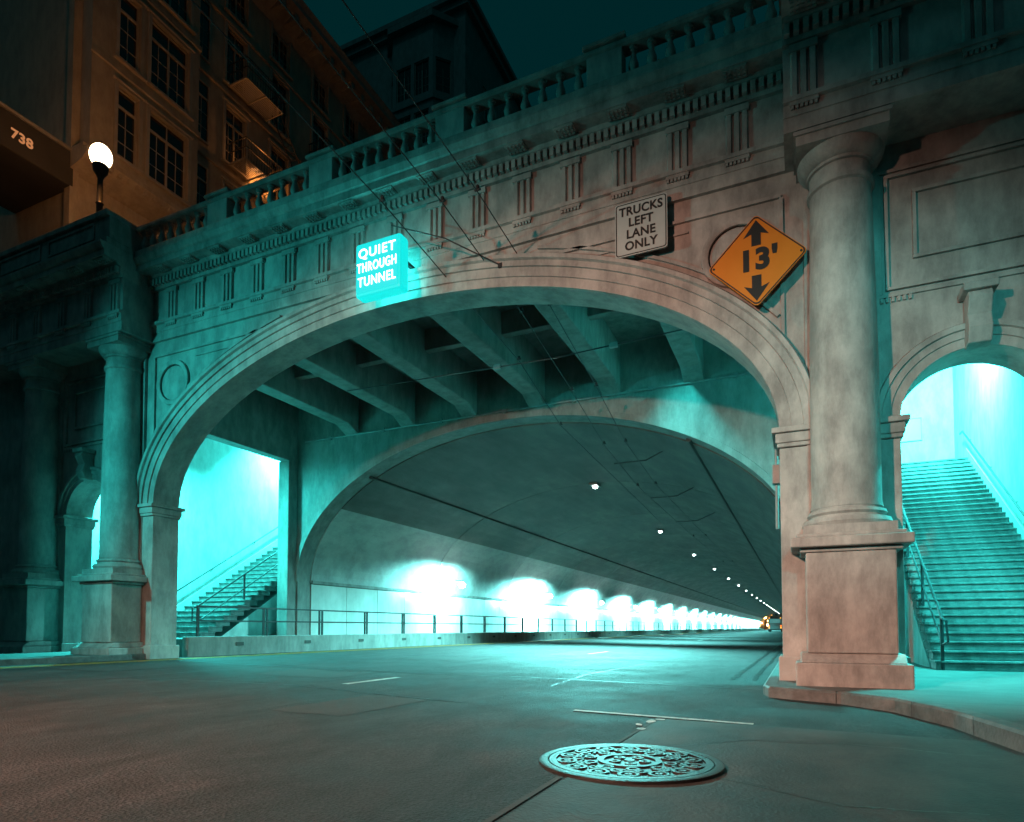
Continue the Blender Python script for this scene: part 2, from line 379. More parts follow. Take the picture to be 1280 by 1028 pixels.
# ================================================================== PORTAL
portal = thing('tunnel_portal', 'pale classical stone tunnel portal with wide arch, columns, frieze and balustrade', 'portal')
YW = 10.0; YB = 10.62
def arch_pts(cx, a, b, zs, n):
    return [(cx-a*cos(pi*i/n), zs+b*sin(pi*i/n)) for i in range(n+1)]
def arch_wall(mb, x0, x1, y0, y1, z0, z1, ops, n=48):
    x = x0
    def seg(a, b):
        mb.quad((a,y0,z0),(b,y0,z0),(b,y0,z1),(a,y0,z1)); mb.quad((a,y1,z0),(b,y1,z0),(b,y1,z1),(a,y1,z1))
    for (cx, a, b, zs) in sorted(ops):
        seg(x, cx-a)
        P = arch_pts(cx, a, b, zs, n)
        for i in range(n):
            p, q = P[i], P[i+1]
            mb.quad((p[0],y0,p[1]),(q[0],y0,q[1]),(q[0],y0,z1),(p[0],y0,z1))
            mb.quad((p[0],y1,p[1]),(q[0],y1,q[1]),(q[0],y1,z1),(p[0],y1,z1))
            mb.quad((p[0],y0,p[1]),(q[0],y0,q[1]),(q[0],y1,q[1]),(p[0],y1,p[1]))
        for xx in (cx-a, cx+a): mb.quad((xx,y0,z0),(xx,y0,zs),(xx,y1,zs),(xx,y1,z0))
        x = cx+a
    seg(x, x1)
    mb.quad((x0,y0,z1),(x1,y0,z1),(x1,y1,z1),(x0,y1,z1)); mb.quad((x0,y0,z0),(x0,y1,z0),(x0,y1,z1),(x0,y0,z1)); mb.quad((x1,y0,z0),(x1,y1,z0),(x1,y1,z1),(x1,y0,z1))
MAIN = (XC, 6.72, 3.33, 3.62)
BAYC = 2.16; BAYA = 0.875; BAYZ = 3.58
OPS = [MAIN, (BAYC, BAYA, 0.86, BAYZ), (mir(BAYC), BAYA, 0.86, BAYZ)]
mb = MB(); arch_wall(mb, -25, 11, YW, YB, -0.3, 9.2, OPS); mb.build('wall', STONE, portal, smooth=True)
def arch_path(cx, a, b, zs, n=64):
    out = []
    for i in range(n+1):
        t = pi*i/n; nx, nz = -cos(t)/a, sin(t)/b; l = sqrt(nx*nx+nz*nz)
        out.append(((cx-a*cos(t), zs+b*sin(t)), (nx/l, nz/l)))
    return out
# archivolts: stepped mouldings
main_prof = [(0.0,10.02),(0.0,9.94),(0.16,9.94),(0.165,9.91),(0.32,9.91),(0.325,9.87),(0.42,9.87),(0.44,9.82),(0.50,9.81),(0.53,9.86),(0.53,10.02)]
mb = MB(); mb.sweep(arch_path(*MAIN, n=96), main_prof); mb.build('archivolt', STONE, portal, smooth=True)
bay_prof = [(0.0,10.02),(0.0,9.95),(0.12,9.95),(0.125,9.925),(0.22,9.925),(0.23,9.89),(0.30,9.89),(0.32,9.93),(0.32,10.02)]
for c in (BAYC, mir(BAYC)):
    mb = MB(); mb.sweep(arch_path(c, BAYA, 0.86, BAYZ, 40), bay_prof); mb.build('archivolt', STONE, portal, smooth=True)
    k = MB()   # scrolled keystone
    k.prism([(9.98,4.40),(9.78,4.42),(9.70,4.60),(9.76,4.78),(9.66,4.98),(9.70,5.06),(9.98,5.06)], c-0.13, c+0.13, 'X')
    k.box(c-0.19, c+0.19, 9.64, 9.98, 5.062, 5.16)
    k.build('keystone', STONE, portal, bevel=0.015)
# impost mouldings and pier bases
def stepped(name, x0, x1, y0, y1, lev, m=STONE, bevel=0.012):
    mb = MB()
    for (z0, z1, e) in lev: mb.box(x0-e, x1+e, y0-e, y1+e, z0, z1)
    return mb.build(name, m, portal, bevel=bevel)
IMP = [(3.36,3.42,0.03),(3.421,3.56,0.05),(3.561,3.64,0.10)]
for s in (0, 1):
    f = (lambda x: x) if s == 0 else mir
    def rng(a, b): a, b = f(a), f(b); return (min(a,b), max(a,b))
    stepped('impost', *rng(-0.235, 0.16), 9.93, YB, IMP)
    stepped('impost', *rng(0.92, 1.285), 9.93, YB, [(a-0.03,b-0.03,e) for a,b,e in IMP])
    stepped('impost', *rng(3.035, 3.4), 9.93, YB, [(a-0.03,b-0.03,e) for a,b,e in IMP])
    stepped('pier', *rng(-0.233, 0.16), 9.95, YB+0.003, [(-0.25,3.355,0.0)], bevel=0.01)
    stepped('pier_base', *rng(-0.235, 0.12), 9.95, YB, [(-0.25,0.34,0.05)])
    stepped('pier', *rng(0.98, 1.287), 9.95, YB+0.003, [(-0.25,3.325,0.0)], bevel=0.01)
    stepped('pier_base', *rng(1.0, 1.285), 9.95, YB, [(-0.25,0.36,0.05)])
    stepped('pier', *rng(3.033, 3.35), 9.95, YB+0.003, [(-0.25,3.325,0.0)], bevel=0.01)
    stepped('pier_base', *rng(3.035, 3.35), 9.95, YB, [(-0.25,0.36,0.05)])
    # framed wall panel over the small arch
    c = f(BAYC); w = 1.10
    fr = MB()
    for (wx, z0, z1, t, y) in ((w, 5.30, 7.10, 0.05, 9.965), (w-0.09, 5.39, 7.01, 0.045, 9.945), (w-0.42, 5.78, 6.74, 0.05, 9.95)):
        fr.box(c-wx, c+wx, y, 9.999, z1-t, z1); fr.box(c-wx, c+wx, y, 9.999, z0, z0+t)
        fr.box(c-wx, c-wx+t, y, 9.999, z0+t, z1-t); fr.box(c+wx-t, c+wx, y, 9.999, z0+t, z1-t)
    for xx in (c-w+0.02, c+w-0.42):
        for q in range(6): fr.box(xx+q*0.068, xx+q*0.068+0.04, 9.96, 9.999, 5.23, 5.298)
    fr.build('panel_frame', STONE, portal, bevel=0.006)
    # roundel in the spandrel and the three-cornered moulding round it
    rx = f(-0.78); ring = MB(); ring.lathe(rx, 6.42, [(0.42,9.999),(0.42,9.95),(0.46,9.93),(0.52,9.94),(0.53,9.999)], 40, 0, 'Y')
    ring.build('roundel', STONE, portal, smooth=True)
    MB().lathe(rx, 6.42, [(0.40,9.995),(0.38,9.985),(0.2,9.97),(0.02,9.965)], 32, 0, 'Y').build('roundel_boss', STONE, portal, smooth=True)
    mould = MB()
    e = (lambda x: f(x))
    def strip(p, q, wd=0.05, d=0.05):
        dx, dz = q[0]-p[0], q[1]-p[1]; l = sqrt(dx*dx+dz*dz); nx, nz = -dz/l*wd/2, dx/l*wd/2
        pts = [(p[0]+nx,p[1]+nz),(q[0]+nx,q[1]+nz),(q[0]-nx,q[1]-nz),(p[0]-nx,p[1]-nz)]
        mould.prism(pts, 10-d, 9.9985, 'Y')
    strip((e(-4.3),7.12),(e(-0.16),7.12)); strip((e(-0.16),7.09),(e(-0.16),4.95))
    strip((e(-3.55),6.93),(e(-1.5),6.93), 0.03, 0.03)
    path = arch_path(*MAIN, n=96)
    seq = [( p[0]+n[0]*0.68, p[1]+n[1]*0.68) for p, n in path]
    seq = [q for q in seq if (q[0] > -4.2 and q[0] < -0.2)]
    for i in range(len(seq)-1): strip((f(seq[i][0]),seq[i][1]), (f(seq[i+1][0]),seq[i+1][1]))
    mould.build('spandrel_moulding', STONE, portal)

# columns on pedestals: column > pedestal, base, shaft, capital
def column(cx):
    cy = 9.76
    c = bpy.data.objects.new('column', None); col.objects.link(c); c.parent = portal
    p = MB(); p.box(cx-0.66, cx+0.66, 9.08, 10.05, -0.3, 0.30); p.prism([(9.10,0.301),(9.26,0.42),(10.05,0.42),(10.05,0.301)], cx-0.60, cx+0.60, 'X')
    p.box(cx-0.52, cx+0.52, 9.22, 10.05, 0.421, 1.74); p.build('pedestal', STONE, c, bevel=0.02)
    p = MB(); p.box(cx-0.59, cx+0.59, 9.19, 10.05, 1.741, 1.80); p.box(cx-0.70, cx+0.70, 9.08, 10.05, 1.801, 1.93); p.box(cx-0.63, cx+0.63, 9.15, 10.05, 1.931, 1.985)
    p.build('pedestal_cap', STONE, c, bevel=0.018)
    b = MB(); b.box(cx-0.54, cx+0.54, 9.22, 10.05, 1.986, 2.10)
    b.lathe(cx, cy, [(0.53,2.10),(0.555,2.15),(0.53,2.21),(0.47,2.215),(0.46,2.25),(0.49,2.28),(0.475,2.32),(0.44,2.33),(0.435,2.36)], 40)
    b.build('base', STONE, c, smooth=True)
    s = MB(); s.lathe(cx, cy, [(0.445,2.36),(0.43,2.45),(0.428,3.5),(0.42,4.6),(0.405,5.6),(0.385,6.72),(0.385,6.76),(0.42,6.78),(0.42,6.84),(0.385,6.86),(0.385,7.03)], 48)
    s.build('shaft', STONE, c, smooth=True)
    k = MB(); k.lathe(cx, cy, [(0.39,7.03),(0.42,7.04),(0.42,7.08),(0.45,7.09),(0.50,7.14),(0.535,7.21),(0.54,7.26)], 40)
    k.box(cx-0.55, cx+0.55, 9.21, 10.05, 7.261, 7.39); k.box(cx-0.58, cx+0.58, 9.18, 10.05, 7.391, 7.445)
    k.build('capital', STONE, c, smooth=True)
    r = MB(); r.box(cx-0.47, cx+0.47, 9.93, 9.999, 2.1, 7.16); r.build('backing_pilaster', STONE, c)
CX1 = 0.60; CX2 = 3.76
for x in (CX1, CX2, mir(CX1), mir(CX2)): column(x)

# entablature: profile swept along X
def entab(x0, x1, dy, m1=STONE):
    y = lambda v: v+dy
    a = MB(); a.prism([(y(9.93),7.46),(y(9.93),7.66),(y(9.915),7.665),(y(9.915),7.83),(y(9.86),7.84),(y(9.86),7.905),(y(9.95),7.907),(10.6,7.907),(10.6,7.46)], x0, x1, 'X')
    a.build('architrave', m1, portal)
    a = MB(); a.prism([(y(9.95),7.909),(y(9.95),8.66),(10.6,8.66),(10.6,7.909)], x0+0.004, x1-0.004, 'X'); a.build('frieze', m1, portal)
    c = MB(); c.prism([(y(9.88),8.662),(y(9.87),8.72),(y(9.87),8.88),(y(9.80),8.90),(y(9.76),8.955),(y(9.50),8.957),(y(9.50),9.09),(y(9.46),9.11),(y(9.41),9.21),(y(9.41),9.25),(y(9.72),9.27),(10.6,9.27),(10.6,8.662)], x0, x1, 'X')
    c.build('cornice', STONE2, portal)
    n = int((x1-x0)/0.118); st = (x1-x0)/n
    d = MB()
    for i in range(n): d.box(x0+i*st+st*0.2, x0+i*st+st*0.8, y(9.785), y(9.871), 8.73, 8.875)
    d.build('dentils', STONE, portal, kind='stuff')
def triglyph(x, dy):
    y = lambda v: v+dy
    t = MB()
    for q in (-0.115, 0, 0.115):
        t.prism([(x+q-0.05,y(9.95)),(x+q-0.03,y(9.90)),(x+q+0.03,y(9.90)),(x+q+0.05,y(9.95))], 7.91, 8.54, 'Z')
    t.box(x-0.175, x+0.175, y(9.885), y(9.949), 8.542, 8.64)
    t.build('triglyph', STONE, portal)
    g = MB(); g.box(x-0.175, x+0.175, y(9.875), y(9.914), 7.785, 7.837)
    for q in range(6): g.box(x-0.165+q*0.058, x-0.165+q*0.058+0.036, y(9.88), y(9.914), 7.74, 7.784)
    g.build('guttae', STONE, portal)
    m = MB(); m.box(x-0.17, x+0.17, y(9.53), y(9.75), 8.925, 8.956)
    for q in range(5):
        for w in range(3): m.box(x-0.15+q*0.066, x-0.15+q*0.066+0.036, y(9.55)+w*0.07, y(9.55)+w*0.07+0.036, 8.905, 8.924)
    m.build('mutule', STONE2, portal)
XR = -0.10
entab(mir(XR), XR, 0.0)
for k in range(-7, 8): triglyph(XC+k*0.885, 0.0)
entab(XR, 6.4, -0.75); entab(mir(6.4), mir(XR), -0.75)
for x in (0.16, 1.12, 2.10, 3.08, 4.05):
    triglyph(x, -0.75); triglyph(mir(x), -0.75)
# underside of the projecting entablature is carried by the prisms above

# balustrade: dies, plinth, rail, balusters
DIES = [XC+d for d in (-7.0, -4.22, -1.41, 1.41, 4.22)]
DIES = [XC-4.26, XC-1.45, XC+1.45, XC+4.26]
YP = 9.60
MB().box(mir(XR), XR, YP-0.16, YP+0.2, 9.272, 9.39).build('balustrade_plinth', STONE2, portal, bevel=0.015)
MB().prism([(YP-0.11,9.87),(YP-0.14,9.90),(YP-0.14,9.96),(YP-0.10,9.99),(YP+0.10,9.99),(YP+0.14,9.96),(YP+0.14,9.90),(YP+0.11,9.87)], mir(XR), XR, 'X').build('balustrade_rail', STONE2, portal)
for x in DIES:
    d = MB(); d.box(x-0.29, x+0.29, YP-0.13, YP+0.13, 9.391, 9.869); d.build('balustrade_die', STONE, portal, bevel=0.012)
    d = MB(); d.box(x-0.35, x+0.35, YP-0.18, YP+0.18, 9.991, 10.06); d.build('die_cap', STONE2, portal, bevel=0.02)
bal = MB()
PR = [(0.085,0.0),(0.085,0.05),(0.06,0.06),(0.05,0.09),(0.075,0.15),(0.092,0.21),(0.085,0.27),(0.06,0.35),(0.045,0.43),(0.042,0.47),(0.065,0.49),(0.065,0.52),(0.085,0.53),(0.085,0.58)]
bal.lathe(0, 0, [(a_*0.9, b_*0.48/0.58) for a_, b_ in PR], 12)
first = None
edges = [mir(XR)] + DIES + [XR]
for i in range(len(edges)-1):
    a = edges[i] + (0.30 if i > 0 else 0.0); b = edges[i+1] - (0.30 if i < len(edges)-2 else 0.0)
    n = max(2, int(round((b-a)/0.30)))
    for k in range(n):
        x = a+(k+0.5)*(b-a)/n
        if first is None:
            first = bal.build('baluster', STONE2, portal, smooth=True); first.location = (x, YP, 9.39)
        else: share(first, 'baluster', (x, YP, 9.39), portal)
# solid attic over the side bays
for (a, b) in ((XR, 6.4), (mir(6.4), mir(XR))):
    p = MB(); p.box(a+0.001, b, 8.80, 10.3, 9.272, 9.40); p.box(a+0.05, b, 8.86, 10.25, 9.401, 9.90); p.box(a-0.04, b, 8.78, 10.3, 9.901, 10.02)
    p.build('attic_parapet', STONE2, portal, bevel=0.015)
    for q in range(3):
        x0 = a+0.3+q*2.0
        f = MB(); f.box(x0, x0+1.7, 8.83, 8.859, 9.46, 9.50); f.box(x0, x0+1.7, 8.83, 8.859, 9.80, 9.84); f.box(x0, x0+0.04, 8.83, 8.859, 9.501, 9.799); f.box(x0+1.66, x0+1.7, 8.83, 8.859, 9.501, 9.799)
        f.build('attic_panel', STONE2, portal)

# ================================================================== TUNNEL behind the portal
tun = thing('road_tunnel', 'long dark concrete road tunnel behind the wide arch, its lower wall tiled', 'tunnel')
YT = 16.4; BX = -7.6; BA = 7.7; BB = 4.42; BZ = 2.3; YE = 288
# bulkhead with the barrel's mouth
mb = MB(); arch_wall(mb, -15.9, 1.9, YT, YT+0.6, -0.3, 8.3, [(BX, BA, BB, BZ)], 64); mb.build('bulkhead', BEAMC, tun, smooth=True)
mb = MB(); mb.sweep(arch_path(BX, BA, BB, BZ, 80), [(0.0,YT+0.02),(0.0,YT-0.06),(0.16,YT-0.06),(0.18,YT+0.02)]); mb.build('mouth_rim', BEAMC, tun, smooth=True)
# lining cast in rings with open joints
RING = 8.0; L0 = RING-0.035
P = arch_pts(BX, BA-0.03, BB-0.03, BZ, 48)
def ring_piece(i0, i1):
    body = MB()
    for i in range(i0, i1):
        p, q = P[i], P[i+1]
        body.quad((p[0],0,p[1]),(q[0],0,q[1]),(q[0],L0,q[1]),(p[0],L0,p[1]))
        for yy in (0, L0):
            def out(s_): return (BX+(s_[0]-BX)*1.01, yy, BZ+(s_[1]-BZ)*1.012)
            body.quad((p[0],yy,p[1]),(q[0],yy,q[1]),out(q),out(p))
    return body
for nm, m_, i0, i1 in (('haunch_panel', HAUNCH, 0, 9), ('lining_ring', CONC, 9, 39), ('haunch_panel', CONC, 39, 48)):  # right haunch takes the dark lining colour to stand for its shade
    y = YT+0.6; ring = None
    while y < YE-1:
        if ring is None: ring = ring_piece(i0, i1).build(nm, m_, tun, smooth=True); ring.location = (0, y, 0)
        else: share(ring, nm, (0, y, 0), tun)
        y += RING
mb = MB()
P2 = arch_pts(BX, BA+0.06, BB+0.06, BZ, 40)
for i in range(40):
    p, q = P2[i], P2[i+1]; mb.quad((p[0],YT+0.5,p[1]),(q[0],YT+0.5,q[1]),(q[0],y,q[1]),(p[0],y,p[1]))
mb.build('lining_backing', SOOT, tun)
YE2 = y
mb = MB(); mb.box(BX-BA-0.3, BX-BA+0.005, YT+0.6, YE2, -0.3, 2.3); tw_ = mb.build('tiled_wall', SOOT, tun)
pan = None; y = YT+0.62
while y < YE2-1.9:
    if pan is None: pan = MB().box(0, 0.026, 0, 1.86, 0.45, 2.24).build('tile_panel', TILE, tw_); pan.location = (BX-BA+0.006, y, 0)
    else: share(pan, 'tile_panel', (BX-BA+0.006, y, 0), tw_)
    y += 1.885
mb = MB(); mb.box(BX+BA-0.03, BX+BA+0.3, YT+0.6, YE2, -0.3, 2.3); mb.build('tiled_wall', TILE, tun)
mb = MB(); mb.prism([(BX-BA+0.03,2.25),(BX-BA+0.09,2.27),(BX-BA+0.09,2.37),(BX-BA+0.02,2.38)], YT+0.62, YE2, 'Y'); mb.build('tile_cap', BEAMC, tun)
mb = MB(); mb.tube([(-2.55,YT+0.3,5.62),(-2.55,YE2,5.62)], 0.07, 8); mb.build('cable_duct', SOOT, tun, smooth=True)
mb = MB(); mb.tube([(-12.6,YT+0.3,5.62),(-12.6,YE2,5.62)], 0.05, 8); mb.build('cable_duct', SOOT, tun, smooth=True)
# deck over the forecourt of the tunnel
mb = MB(); mb.box(-19.5, 7.5, YB, YT+0.6, 8.301, 8.75); mb.build('deck_slab', BEAMC, tun)
k = -6
xs = [-2.36-2.14*i for i in range(6)]
for x in xs:
    b = MB(); b.prism([(YB-0.02,8.301),(YB-0.02,7.18),(YT-0.55,7.18),(YT-0.02,6.95),(YT-0.02,8.301)], x-0.25, x+0.25, 'X')
    b.build('deck_beam', BEAMC, tun, bevel=0.03)
b = MB(); b.box(-15.9, 1.9, 13.5, 13.72, 7.75, 8.30); b.build('cross_beam', BEAMC, tun, bevel=0.02)
# edge beams where the stair halls open off the forecourt
for s in (0, 1):
    f = (lambda x: x) if s == 0 else mir
    x0, x1 = sorted((f(1.45), f(1.85)))
    MB().box(x0, x1, YB+0.004, YT-0.004, 6.3, 8.30).build('edge_beam', BEAMC, tun, bevel=0.02)
    x0, x1 = sorted((f(1.45), f(1.9)))
    MB().box(x0, x1, YT-0.42, YT-0.005, -0.25, 6.298).build('corner_post', BEAMC, tun, bevel=0.02)
# conduit across the bulkhead
mb = MB(); mb.tube([(-15,YT-0.05,6.97),(1.8,YT-0.05,6.97)], 0.03, 8)
for q in range(8): mb.box(-14+q*2.1, -13.9+q*2.1, YT-0.09, YT-0.001, 6.92, 7.02)
mb.build('bulkhead_conduit', GREYP, tun, smooth=True)

# raised walkway beside the roadway
walk = thing('walkway', 'raised concrete footway with steel railing along the bright tunnel wall', 'walkway')
mb = MB(); mb.box(-21, XL-0.2, 11.35, YE2, -0.4, 0.46); mb.build('slab', WALKC, walk)
mb = MB(); mb.box(XL-0.2, XL, 11.0, YE2, -0.4, 0.53); mb.build('side_wall', BEAMC, walk, bevel=0.02)
hole = None
for i in range(40):
    yy = 12.6+i*2.6
    if hole is None:
        hole = MB().box(-0.02, 0.012, -0.13, 0.13, 0, 0.09).build('drain_outlet', SOOT, walk); hole.location = (XL, yy, 0.28)
    else: share(hole, 'drain_outlet', (XL, yy, 0.28), walk)
post = None
for i in range(60):
    yy = 11.35+i*2.3
    for q in (0, 0.13):
        if q and i == 0: continue
        if post is None: post = MB().box(-0.024, 0.024, -0.024, 0.024, 0, 0.78).build('post', IRON, walk); post.location = (XL-0.1, yy-q, 0.53)
        else: share(post, 'post', (XL-0.1, yy-q, 0.53), walk)
for z in (1.30, 0.93):
    MB().box(XL-0.122, XL-0.078, 11.33, 150, z-0.02, z+0.02).build('rail', IRON, walk)

# ================================================================== STAIR HALLS
def stairway(side, label, z0, ys, cat='stairs'):
    f = (lambda x: x) if side == 0 else mir
    st = thing('stairway', label, cat)
    def rng(a, b): a, b = f(a), f(b); return (min(a,b), max(a,b))
    xa, xb = 2.2, 4.62; rise, run = 0.17, 0.272
    n = int((5.8-z0)/rise)
    x0, x1 = rng(xa, xb)
    step0 = None
    for i in range(n):
        loc = (0, ys+i*run, z0+i*rise)
        if step0 is None:
            m = MB(); m.box(x0, x1, 0, run*1.9, 0.0, rise-0.045); m.box(x0-0.02, x1+0.02, -0.03, run*1.9, rise-0.045, rise-0.001)
            step0 = m.build('step', STEPC, st, bevel=0.012); step0.location = loc
        else: share(step0, 'step', loc, st)
    yt = ys+n*run; zt = z0+n*rise; xi = 0.9 if side == 0 else 1.72
    a, b = rng(xa+0.02, xb)
    MB().prism([(ys+0.25,z0-0.3),(yt+0.3,zt-0.26),(yt+1.6,zt-0.26),(yt+1.6,z0-0.3)], a, b, 'X').build('stringer', HALL, st)
    MB().box(*rng(xi+0.36, xb+0.3), yt+0.1, yt+1.75, zt-0.25, zt-0.002).build('landing', STEPC, st, bevel=0.01)
    # hall shell
    yb = yt+1.7
    MB().box(*rng(xb+0.02, xb+0.42), YB+0.002, yb+0.4, -0.3, 11.2).build('side_wall', HALL, st)
    xi = 0.9 if side == 0 else 1.72
    MB().box(*rng(xi, xb+0.02), yb, yb+0.4, -0.3, 11.2).build('end_wall', HALL, st)
    MB().box(*rng(xi, xi+0.36), YT+0.61, yb, -0.3, 11.2).build('side_wall', HALL, st)
    MB().box(*rng(xi+0.37, xb), YT+1.5, yb, 10.0, 10.4).build('ceiling', HALL, st)
    a, b = rng(1.86, xb)
    MB().prism([(YB+0.002,6.3),(YB+0.002,6.6),(YT+1.5,10.4),(YT+1.5,10.0)], a, b, 'X').build('sloping_ceiling', HALL, st)
    # sloping dado band on the wall and wall handrail
    a, b = rng(xb-0.03, xb+0.018)
    sl = rise/run
    MB().prism([(ys,z0+0.0),(ys,z0+0.35),(yt,zt+0.35),(yt,zt)], a, b, 'X').build('wall_skirting', HALL, st)
    xr = f(xb-0.10)
    MB().tube([(xr,ys-0.3,z0+0.78),(xr,ys,z0+0.86),(xr,yt,zt+0.86),(xr,yt+0.3,zt+0.86)], 0.024, 10).build('handrail', IRON, st, smooth=True)
    for q in range(5):
        yy = ys+0.5+q*(yt-ys-1)/4; zz = z0+(yy-ys)*sl+0.86
        MB().tube([(xr,yy,zz-0.02),(f(xb-0.06),yy,zz-0.09),(f(xb+0.01),yy,zz-0.09)], 0.012, 6).build('handrail_bracket', IRON, st)
    # open-side railing
    xo = f(xa+0.10)
    top = [(xo,ys-0.12,z0+0.9),(xo,ys,z0+0.95),(xo,yt,zt+0.95)]
    MB().tube(top, 0.026, 8).build('top_rail', IRON, st, smooth=True)
    MB().tube([(xo,ys+0.02,z0+0.5),(xo,yt,zt+0.5)], 0.018, 8).build('mid_rail', IRON, st, smooth=True)
    for q in range(6):
        yy = ys+q*(yt-ys)/5; zz = z0+(yy-ys)*sl
        MB().box(xo-0.025, xo+0.025, yy-0.025, yy+0.025, max(z0, zz-0.02), zz+0.95).build('railing_post', IRON, st)
    MB().tube([(xo,ys-0.12,z0+0.9),(f(xa+0.14),ys-0.17,z0+0.88),(f(xa+0.16),ys-0.17,z0+0.5),(xo,ys-0.02,z0+0.45)], 0.022, 8).build('rail_end', IRON, st, smooth=True)
    return st, yb, yt, zt
stR, yb, ytR, ztR = stairway(0, 'concrete stairs in the small side arch by the orange clearance sign', 0.0, 13.5)
stL, ybL, ytL, ztL = stairway(1, 'concrete stairs across the road, rising behind the walkway railing', 0.46, 13.3)
# fluorescent fittings in the stair halls
def hall_lamp(side, y, z, x, energy, label, rot=0.0):
    f = (lambda v: v) if side == 0 else mir
    t = thing('stair_lamp', label, 'lamp', (f(x), y, z))
    MB().box(-0.10, 0.10, -0.65, 0.65, -0.02, 0.06).build('housing', GREYP, t)
    MB().lathe(0, -0.055, [(0.03,-0.6),(0.03,0.6)], 10, 0, 'Y').build('tube', emis('stair_tube_glow', CYANW, 22), t, smooth=True)
    light('stair_glow', 'AREA', (0, 0, -0.10), energy, CYAN, t, 0.25, (rot, 0, 0), size_y=1.3)
    return t
LAMPS = [
 hall_lamp(0, 19.4, 9.2, 3.4, 6500, 'fluorescent lamp over the upper flight by the small side arch', radians(50)),
 hall_lamp(0, 11.9, 6.25, 3.2, 1400, 'fluorescent lamp over the lower flight by the small side arch'),
 hall_lamp(1, 18.6, 9.0, 3.3, 9000, 'fluorescent lamp over the upper flight across the road', radians(40)),
 hall_lamp(1, 12.4, 6.3, 3.2, 1900, 'fluorescent lamp over the lower flight across the road')]
# added fill light, unseen behind the cross beam, brightening the bulkhead
for i, x in enumerate((-3.1,)):
    t = thing('fill_lamp', 'added fill light hidden under the deck between the beams', 'lamp', (x, 13.98, 8.12))
    MB().box(-0.2, 0.2, -0.1, 0.12, -0.06, 0.14).build('housing', GREYP, t)
    MB().box(-0.17, 0.17, -0.06, 0.10, -0.075, -0.061).build('lens', emis('fill_lens', CYANW, 10), t)
    l = light('fill_glow', 'SPOT', (0, 0.02, -0.12), 1500, CYAN, t, 0.15, None, radians(74), 0.8)
    l.rotation_euler = mathutils.Vector((1.6, 2.6, -3.6)).to_track_quat('-Z', 'Y').to_euler()
# small notice on the stair end wall
nt = thing('stair_notice', 'small framed notice on the bright wall above the stairs', 'notice', (3.42, yb-0.03, 7.3))
MB().box(-0.3, 0.3, 0, 0.028, -0.35, 0.35).build('board', SIGNW, nt)
fr = MB(); fr.box(-0.33,0.33,-0.012,0.028,0.35,0.38); fr.box(-0.33,0.33,-0.012,0.028,-0.38,-0.35); fr.box(-0.33,-0.30,-0.012,0.028,-0.35,0.35); fr.box(0.30,0.33,-0.012,0.028,-0.35,0.35); fr.build('frame', GREYP, nt)

# ================================================================== TUNNEL LAMPS
def ordinal(i): return ['first', 'second', 'third', 'fourth', 'fifth', 'sixth', 'seventh', 'eighth'][i]
proto = None
for i in range(20):
    y = 25.1+13.4*i
    lab = (ordinal(i)+' white ceiling lamp inside the tunnel counting from the portal') if i < 6 else 'small white ceiling lamp deep in the tunnel near its far end'
    t = thing('ceiling_lamp', lab, 'lamp', (BX, y, BZ+BB-0.04), 'lamps along the crown of the tunnel')
    if proto is None:
        proto = [MB().box(-0.16, 0.16, -0.30, 0.30, -0.10, 0.0).build('housing', GREYP, t), MB().ball((0,0,-0.13), 0.10, 14, 8, 0.7).build('lens', emis('lamp_lens', (0.85, 1.0, 0.97), 30), t, smooth=True)]
    else:
        for p_ in proto: share(p_, p_.name.split('.')[0], p_.location, t)
    light('ceiling_glow', 'SPOT', (0, 0, -0.3), (42000, 30000)[i] if i < 2 else 18000, CYANW, t, 0.15, (radians(-24 if i == 0 else 0), 0, 0), radians(118 if i == 0 else 112), 0.9)
proto = None
for i in range(23):
    y = 25.4+11.2*i  # the first of these is an added lamp to brighten the near wall
    lab = (ordinal(i)+' bracket lamp on the tiled tunnel wall counting from the portal') if i < 6 else 'wall lamp deep in the tunnel above the walkway'
    t = thing('wall_lamp', lab, 'lamp', (-14.0, y, 2.75), 'bracket lamps along the tiled tunnel wall')
    if proto is None:
        proto = [MB().tube([(-1.3,0,0.05),(-0.6,0,0.2),(0.05,0,0.12)], 0.03, 8).build('bracket', GREYP, t, smooth=True),
                 MB().lathe(0, 0, [(0.03,0.16),(0.07,0.15),(0.09,0.11)], 14).build('shade', GREYP, t, smooth=True),
                 MB().ball((0,0,-0.06), 0.16, 14, 8, 0.8).build('lens', emis('wall_lamp_lens', (0.85, 1.0, 0.97), 60), t, smooth=True)]
    else:
        for p_ in proto: share(p_, p_.name.split('.')[0], p_.location, t)
    light('wall_glow', 'SPOT', (0.0, 0, -0.24), 4500 if i == 0 else 15000, CYANW, t, 0.15, (0, radians(66), 0), radians(170), 0.3)

# ================================================================== SIGNS
# lit box sign
qs = thing('tunnel_sign', 'glowing cyan box sign reading QUIET THROUGH TUNNEL over the arch crown', 'sign', (-6.90, 9.30, 7.34))
w, h = 0.50, 0.50
MB().box(-w, w, 0.0, 0.28, -h, h).build('case', emis('sign_case_glow', (0.0, 0.75, 0.72), 1.1), qs, bevel=0.05)
MB().box(-w+0.05, w-0.05, -0.012, -0.001, -h+0.05, h-0.05).build('face', emis('sign_face_glow', (0.0, 0.9, 0.9), 0.9, True), qs)
lw = emis('sign_letter_glow', (1.0, 1.0, 1.0), 3.0)
for k_, word in enumerate(('QUIET', 'THROUGH', 'TUNNEL')):
    text_mesh('lettering', word, 0.25, lw, qs, (0, -0.022, 0.265-0.265*k_), (1,0,0), (0,0,1), 1.12, 0.0, sx={0:1.05, 1:0.66, 2:0.80}[k_])
